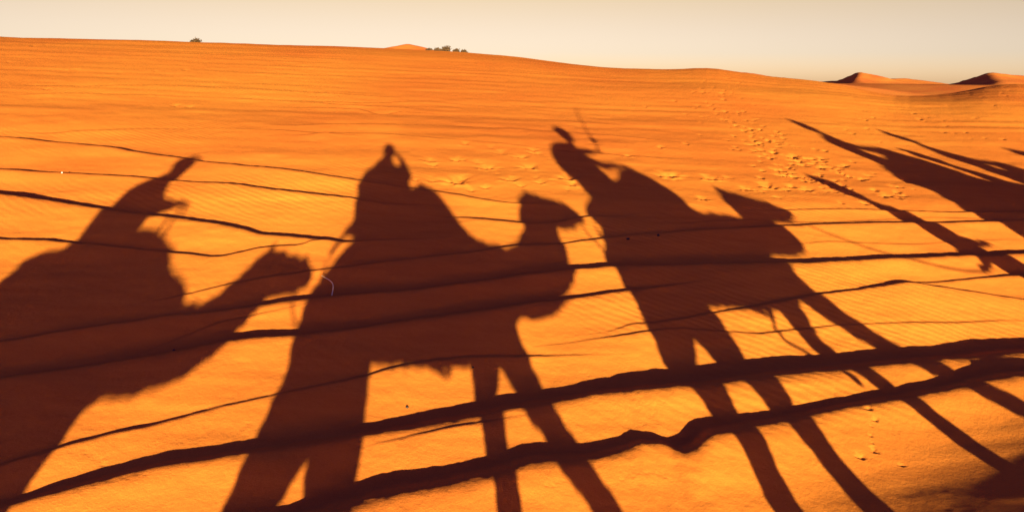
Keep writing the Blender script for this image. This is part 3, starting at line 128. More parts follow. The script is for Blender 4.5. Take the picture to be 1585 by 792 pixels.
    ('Qe', [(-4.158, 12.471, 0.0039), (-4.02, 12.457, 0.0053), (-3.889, 12.463, 0.0076), (-3.764, 12.494, 0.0102), (-3.642, 12.534, 0.013), (-3.52, 12.577, 0.0161), (-3.398, 12.621, 0.0194), (-3.274, 12.666, 0.0223), (-3.15, 12.71, 0.0244), (-3.025, 12.755, 0.0254), (-2.898, 12.801, 0.0258), (-2.772, 12.846, 0.0259), (-2.643, 12.886, 0.0257), (-2.51, 12.912, 0.0252), (-2.377, 12.936, 0.0245), (-2.243, 12.96, 0.0235), (-2.108, 12.983, 0.0222), (-1.973, 13.007, 0.0208), (-1.838, 13.03, 0.0193), (-1.702, 13.054, 0.0177), (-1.565, 13.078, 0.016), (-1.428, 13.102, 0.0143), (-1.291, 13.124, 0.0126), (-1.153, 13.144, 0.0111), (-1.013, 13.151, 0.0097), (-0.873, 13.151, 0.0085), (-0.732, 13.152, 0.0075), (-0.592, 13.153, 0.0068), (-0.451, 13.154, 0.0063), (-0.311, 13.155, 0.0061), (-0.17, 13.156, 0.0062), (-0.03, 13.155, 0.0066), (0.111, 13.153, 0.0073), (0.251, 13.153, 0.0082), (0.392, 13.145, 0.0093), (0.532, 13.132, 0.0107), (0.672, 13.12, 0.0122), (0.811, 13.107, 0.0138), (0.951, 13.095, 0.0155), (1.09, 13.082, 0.0172), (1.229, 13.068, 0.0188), (1.367, 13.054, 0.0204), (1.506, 13.039, 0.0219), (1.644, 13.023, 0.0231), (1.781, 13.008, 0.0242), (1.918, 12.992, 0.025), (2.053, 12.958, 0.0256), (2.186, 12.924, 0.0254), (2.319, 12.89, 0.0241), (2.452, 12.857, 0.0218), (2.583, 12.824, 0.0188), (2.715, 12.793, 0.0158), (2.846, 12.763, 0.0128), (2.979, 12.74, 0.0099), (3.112, 12.721, 0.0072), (3.247, 12.713, 0.0055)]),
    ('Qf', [(-3.71, 11.709, 0.0047), (-3.581, 11.703, 0.0063), (-3.459, 11.719, 0.0088), (-3.347, 11.77, 0.0116), (-3.241, 11.848, 0.0146), (-3.141, 11.951, 0.0177), (-3.035, 12.036, 0.0209), (-2.911, 12.053, 0.0236), (-2.78, 12.044, 0.0253), (-2.65, 12.042, 0.0259), (-2.523, 12.051, 0.0258), (-2.396, 12.062, 0.0254), (-2.269, 12.074, 0.0247), (-2.142, 12.086, 0.0238), (-2.012, 12.085, 0.0227), (-1.882, 12.076, 0.0213), (-1.751, 12.067, 0.0198), (-1.62, 12.056, 0.0182), (-1.489, 12.039, 0.0165), (-1.357, 12.014, 0.0148), (-1.226, 11.987, 0.0132), (-1.095, 11.962, 0.0116), (-0.965, 11.942, 0.0101), (-0.836, 11.931, 0.0089), (-0.708, 11.924, 0.0078), (-0.579, 11.918, 0.007), (-0.451, 11.911, 0.0064), (-0.323, 11.901, 0.0061), (-0.194, 11.884, 0.0061), (-0.066, 11.854, 0.0064), (0.061, 11.816, 0.007), (0.188, 11.785, 0.0079), (0.314, 11.754, 0.0089), (0.439, 11.724, 0.0102), (0.564, 11.696, 0.0117), (0.689, 11.673, 0.0133), (0.814, 11.657, 0.0149), (0.939, 11.645, 0.0166), (1.064, 11.636, 0.0183), (1.188, 11.624, 0.0199), (1.312, 11.611, 0.0214), (1.436, 11.597, 0.0227), (1.56, 11.584, 0.0239), (1.683, 11.571, 0.0248), (1.806, 11.559, 0.0247), (1.929, 11.547, 0.0235), (2.053, 11.537, 0.0212), (2.176, 11.531, 0.0184), (2.301, 11.527, 0.0156), (2.426, 11.527, 0.0127), (2.551, 11.529, 0.0098), (2.676, 11.532, 0.008)]),
    ('Qg', [(-10.447, 14.95, 0.0047), (-10.312, 14.981, 0.0063), (-10.175, 15.012, 0.0088), (-10.036, 15.042, 0.0116), (-9.898, 15.072, 0.0146), (-9.758, 15.101, 0.0177), (-9.617, 15.131, 0.0209), (-9.476, 15.16, 0.0236), (-9.335, 15.19, 0.0253), (-9.193, 15.219, 0.0259), (-9.05, 15.249, 0.0258), (-8.925, 15.311, 0.0254), (-8.798, 15.374, 0.0248), (-8.671, 15.438, 0.0238), (-8.543, 15.502, 0.0227), (-8.414, 15.567, 0.0213), (-8.284, 15.632, 0.0198), (-8.153, 15.698, 0.0182), (-8.021, 15.764, 0.0166), (-7.888, 15.831, 0.0149), (-7.732, 15.854, 0.0132), (-7.572, 15.868, 0.0116), (-7.412, 15.882, 0.0102), (-7.251, 15.895, 0.0089), (-7.09, 15.909, 0.0078), (-6.928, 15.922, 0.007), (-6.767, 15.936, 0.0064), (-6.605, 15.95, 0.0061), (-6.443, 15.965, 0.0061), (-6.28, 15.979, 0.0064), (-6.118, 15.993, 0.007), (-5.955, 16.008, 0.0078), (-5.791, 16.022, 0.0089), (-5.628, 16.036, 0.0102), (-5.46, 16.041, 0.0117), (-5.291, 16.04, 0.0132), (-5.122, 16.039, 0.0149), (-4.953, 16.038, 0.0166), (-4.784, 16.037, 0.0183), (-4.614, 16.035, 0.0199), (-4.445, 16.034, 0.0214), (-4.276, 16.032, 0.0227), (-4.106, 16.031, 0.0234), (-3.937, 16.029, 0.0231), (-3.768, 16.028, 0.0216), (-3.599, 16.028, 0.0193), (-3.43, 16.028, 0.0168), (-3.261, 16.03, 0.0142), (-3.092, 16.031, 0.0114), (-2.923, 16.033, 0.0086), (-2.754, 16.034, 0.0068)]),
    ('Qh', [(1.67, 8.363, 0.0034), (1.768, 8.39, 0.0042), (1.866, 8.416, 0.0054), (1.965, 8.443, 0.0066), (2.064, 8.47, 0.0078), (2.164, 8.497, 0.009), (2.265, 8.524, 0.0102), (2.366, 8.552, 0.0112), (2.468, 8.58, 0.0118), (2.571, 8.608, 0.012), (2.674, 8.635, 0.012), (2.776, 8.659, 0.012), (2.877, 8.677, 0.012), (2.976, 8.687, 0.012), (3.074, 8.693, 0.012), (3.173, 8.699, 0.012), (3.271, 8.706, 0.012), (3.37, 8.712, 0.012), (3.469, 8.719, 0.012), (3.568, 8.726, 0.012), (3.667, 8.733, 0.012), (3.768, 8.742, 0.012), (3.869, 8.752, 0.012), (3.972, 8.765, 0.012), (4.077, 8.783, 0.012), (4.185, 8.808, 0.012), (4.295, 8.836, 0.012), (4.406, 8.863, 0.012), (4.516, 8.89, 0.012), (4.628, 8.917, 0.012), (4.74, 8.944, 0.012), (4.853, 8.971, 0.012), (4.966, 8.998, 0.012), (5.079, 9.025, 0.012), (5.193, 9.05, 0.012), (5.305, 9.074, 0.012), (5.417, 9.095, 0.012), (5.527, 9.111, 0.012), (5.634, 9.124, 0.012), (5.741, 9.134, 0.012), (5.848, 9.144, 0.0118), (5.956, 9.154, 0.0111), (6.062, 9.163, 0.0101), (6.169, 9.171, 0.0089), (6.274, 9.177, 0.0077), (6.379, 9.182, 0.0065), (6.482, 9.185, 0.0053), (6.585, 9.187, 0.0045)]),
    ('Qi', [(2.815, 7.842, 0.0034), (2.911, 7.866, 0.0042), (3.007, 7.891, 0.0054), (3.104, 7.916, 0.0066), (3.202, 7.941, 0.0078), (3.3, 7.966, 0.009), (3.398, 7.991, 0.0102), (3.498, 8.016, 0.0112), (3.597, 8.04, 0.0118), (3.695, 8.061, 0.012), (3.79, 8.075, 0.012), (3.882, 8.079, 0.012), (3.974, 8.083, 0.012), (4.067, 8.088, 0.012), (4.159, 8.092, 0.012), (4.251, 8.096, 0.012), (4.344, 8.101, 0.012), (4.438, 8.107, 0.012), (4.532, 8.114, 0.012), (4.628, 8.123, 0.012), (4.727, 8.138, 0.012), (4.831, 8.163, 0.012), (4.937, 8.189, 0.012), (5.043, 8.214, 0.012), (5.149, 8.24, 0.012), (5.256, 8.266, 0.012), (5.364, 8.292, 0.0117), (5.473, 8.319, 0.011), (5.582, 8.345, 0.0099), (5.691, 8.372, 0.0087), (5.8, 8.396, 0.0075), (5.907, 8.417, 0.0063), (6.01, 8.432, 0.0051), (6.109, 8.441, 0.0043)]),
    ('Qj', [(0.463, 5.438, 0.0057), (0.528, 5.46, 0.007), (0.593, 5.482, 0.009), (0.658, 5.504, 0.011), (0.724, 5.527, 0.013), (0.791, 5.549, 0.015), (0.857, 5.572, 0.017), (0.925, 5.595, 0.0187), (0.993, 5.617, 0.0197), (1.061, 5.64, 0.02), (1.13, 5.663, 0.02), (1.199, 5.686, 0.02), (1.269, 5.709, 0.02), (1.339, 5.732, 0.02), (1.41, 5.755, 0.02), (1.48, 5.775, 0.02), (1.546, 5.774, 0.02), (1.613, 5.774, 0.02), (1.679, 5.774, 0.02), (1.745, 5.774, 0.02), (1.812, 5.773, 0.02), (1.878, 5.773, 0.02), (1.944, 5.773, 0.02), (2.011, 5.773, 0.02), (2.077, 5.773, 0.02), (2.145, 5.776, 0.02), (2.218, 5.797, 0.02), (2.292, 5.819, 0.02), (2.367, 5.84, 0.02), (2.442, 5.861, 0.02), (2.517, 5.883, 0.02), (2.593, 5.904, 0.02), (2.67, 5.926, 0.02), (2.747, 5.948, 0.02), (2.825, 5.97, 0.02), (2.902, 5.991, 0.02), (2.977, 6.006, 0.02), (3.053, 6.021, 0.02), (3.129, 6.036, 0.02), (3.205, 6.051, 0.02), (3.282, 6.066, 0.02), (3.359, 6.081, 0.02), (3.436, 6.096, 0.02), (3.514, 6.111, 0.02), (3.592, 6.126, 0.02), (3.67, 6.141, 0.02), (3.749, 6.157, 0.02), (3.828, 6.172, 0.02), (3.908, 6.187, 0.02), (3.988, 6.203, 0.02), (4.068, 6.219, 0.02), (4.149, 6.234, 0.0195), (4.23, 6.25, 0.0183), (4.311, 6.266, 0.0165), (4.393, 6.282, 0.0145), (4.475, 6.298, 0.0125), (4.557, 6.314, 0.0105), (4.639, 6.328, 0.0085), (4.718, 6.339, 0.0072)]),
    ('Qk', [(-0.906, 3.946, 0.0034), (-0.862, 3.964, 0.0042), (-0.817, 3.982, 0.0054), (-0.773, 4, 0.0066), (-0.728, 4.018, 0.0078), (-0.683, 4.037, 0.009), (-0.637, 4.055, 0.0102), (-0.591, 4.074, 0.0112), (-0.545, 4.093, 0.0118), (-0.498, 4.112, 0.012), (-0.451, 4.132, 0.012), (-0.403, 4.151, 0.012), (-0.355, 4.17, 0.0118), (-0.307, 4.187, 0.0112), (-0.258, 4.205, 0.0102), (-0.209, 4.222, 0.009), (-0.159, 4.24, 0.0078), (-0.109, 4.258, 0.0066), (-0.059, 4.276, 0.0054), (-0.008, 4.294, 0.0042), (0.043, 4.311, 0.0034)]),
    ('Ql', [(-2.829, 4.96, 0.004), (-2.788, 4.996, 0.0049), (-2.751, 5.037, 0.0063), (-2.713, 5.08, 0.0077), (-2.675, 5.124, 0.0091), (-2.637, 5.169, 0.0105), (-2.597, 5.215, 0.0119), (-2.558, 5.261, 0.0131), (-2.517, 5.309, 0.0138), (-2.476, 5.357, 0.014), (-2.435, 5.405, 0.014), (-2.391, 5.452, 0.014), (-2.342, 5.485, 0.014), (-2.29, 5.515, 0.0137), (-2.238, 5.545, 0.0129), (-2.186, 5.576, 0.0117), (-2.133, 5.606, 0.0103), (-2.079, 5.637, 0.0089), (-2.025, 5.668, 0.0075), (-1.97, 5.7, 0.0061), (-1.915, 5.732, 0.0051)]),
    ('N', [(3.298, 9.066, 0.0103), (3.401, 9.076, 0.0182), (3.504, 9.087, 0.0269), (3.611, 9.104, 0.0318), (3.718, 9.121, 0.0335), (3.825, 9.139, 0.0348), (3.933, 9.156, 0.0362), (4.041, 9.174, 0.0378), (4.149, 9.191, 0.0397), (4.258, 9.207, 0.0426), (4.365, 9.221, 0.0469), (4.472, 9.232, 0.0518), (4.577, 9.239, 0.0555), (4.681, 9.245, 0.0572), (4.786, 9.25, 0.0575), (4.891, 9.255, 0.0577), (4.996, 9.261, 0.0577), (5.101, 9.266, 0.0573), (5.207, 9.273, 0.0564), (5.313, 9.28, 0.0548), (5.421, 9.288, 0.0525), (5.529, 9.298, 0.05), (5.639, 9.31, 0.0485), (5.75, 9.324, 0.0485), (5.861, 9.338, 0.0497), (5.972, 9.352, 0.051), (6.084, 9.366, 0.0528), (6.195, 9.379, 0.0554), (6.306, 9.39, 0.0592), (6.415, 9.399, 0.0645), (6.522, 9.405, 0.0714), (6.628, 9.408, 0.0796), (6.733, 9.411, 0.0854)])]
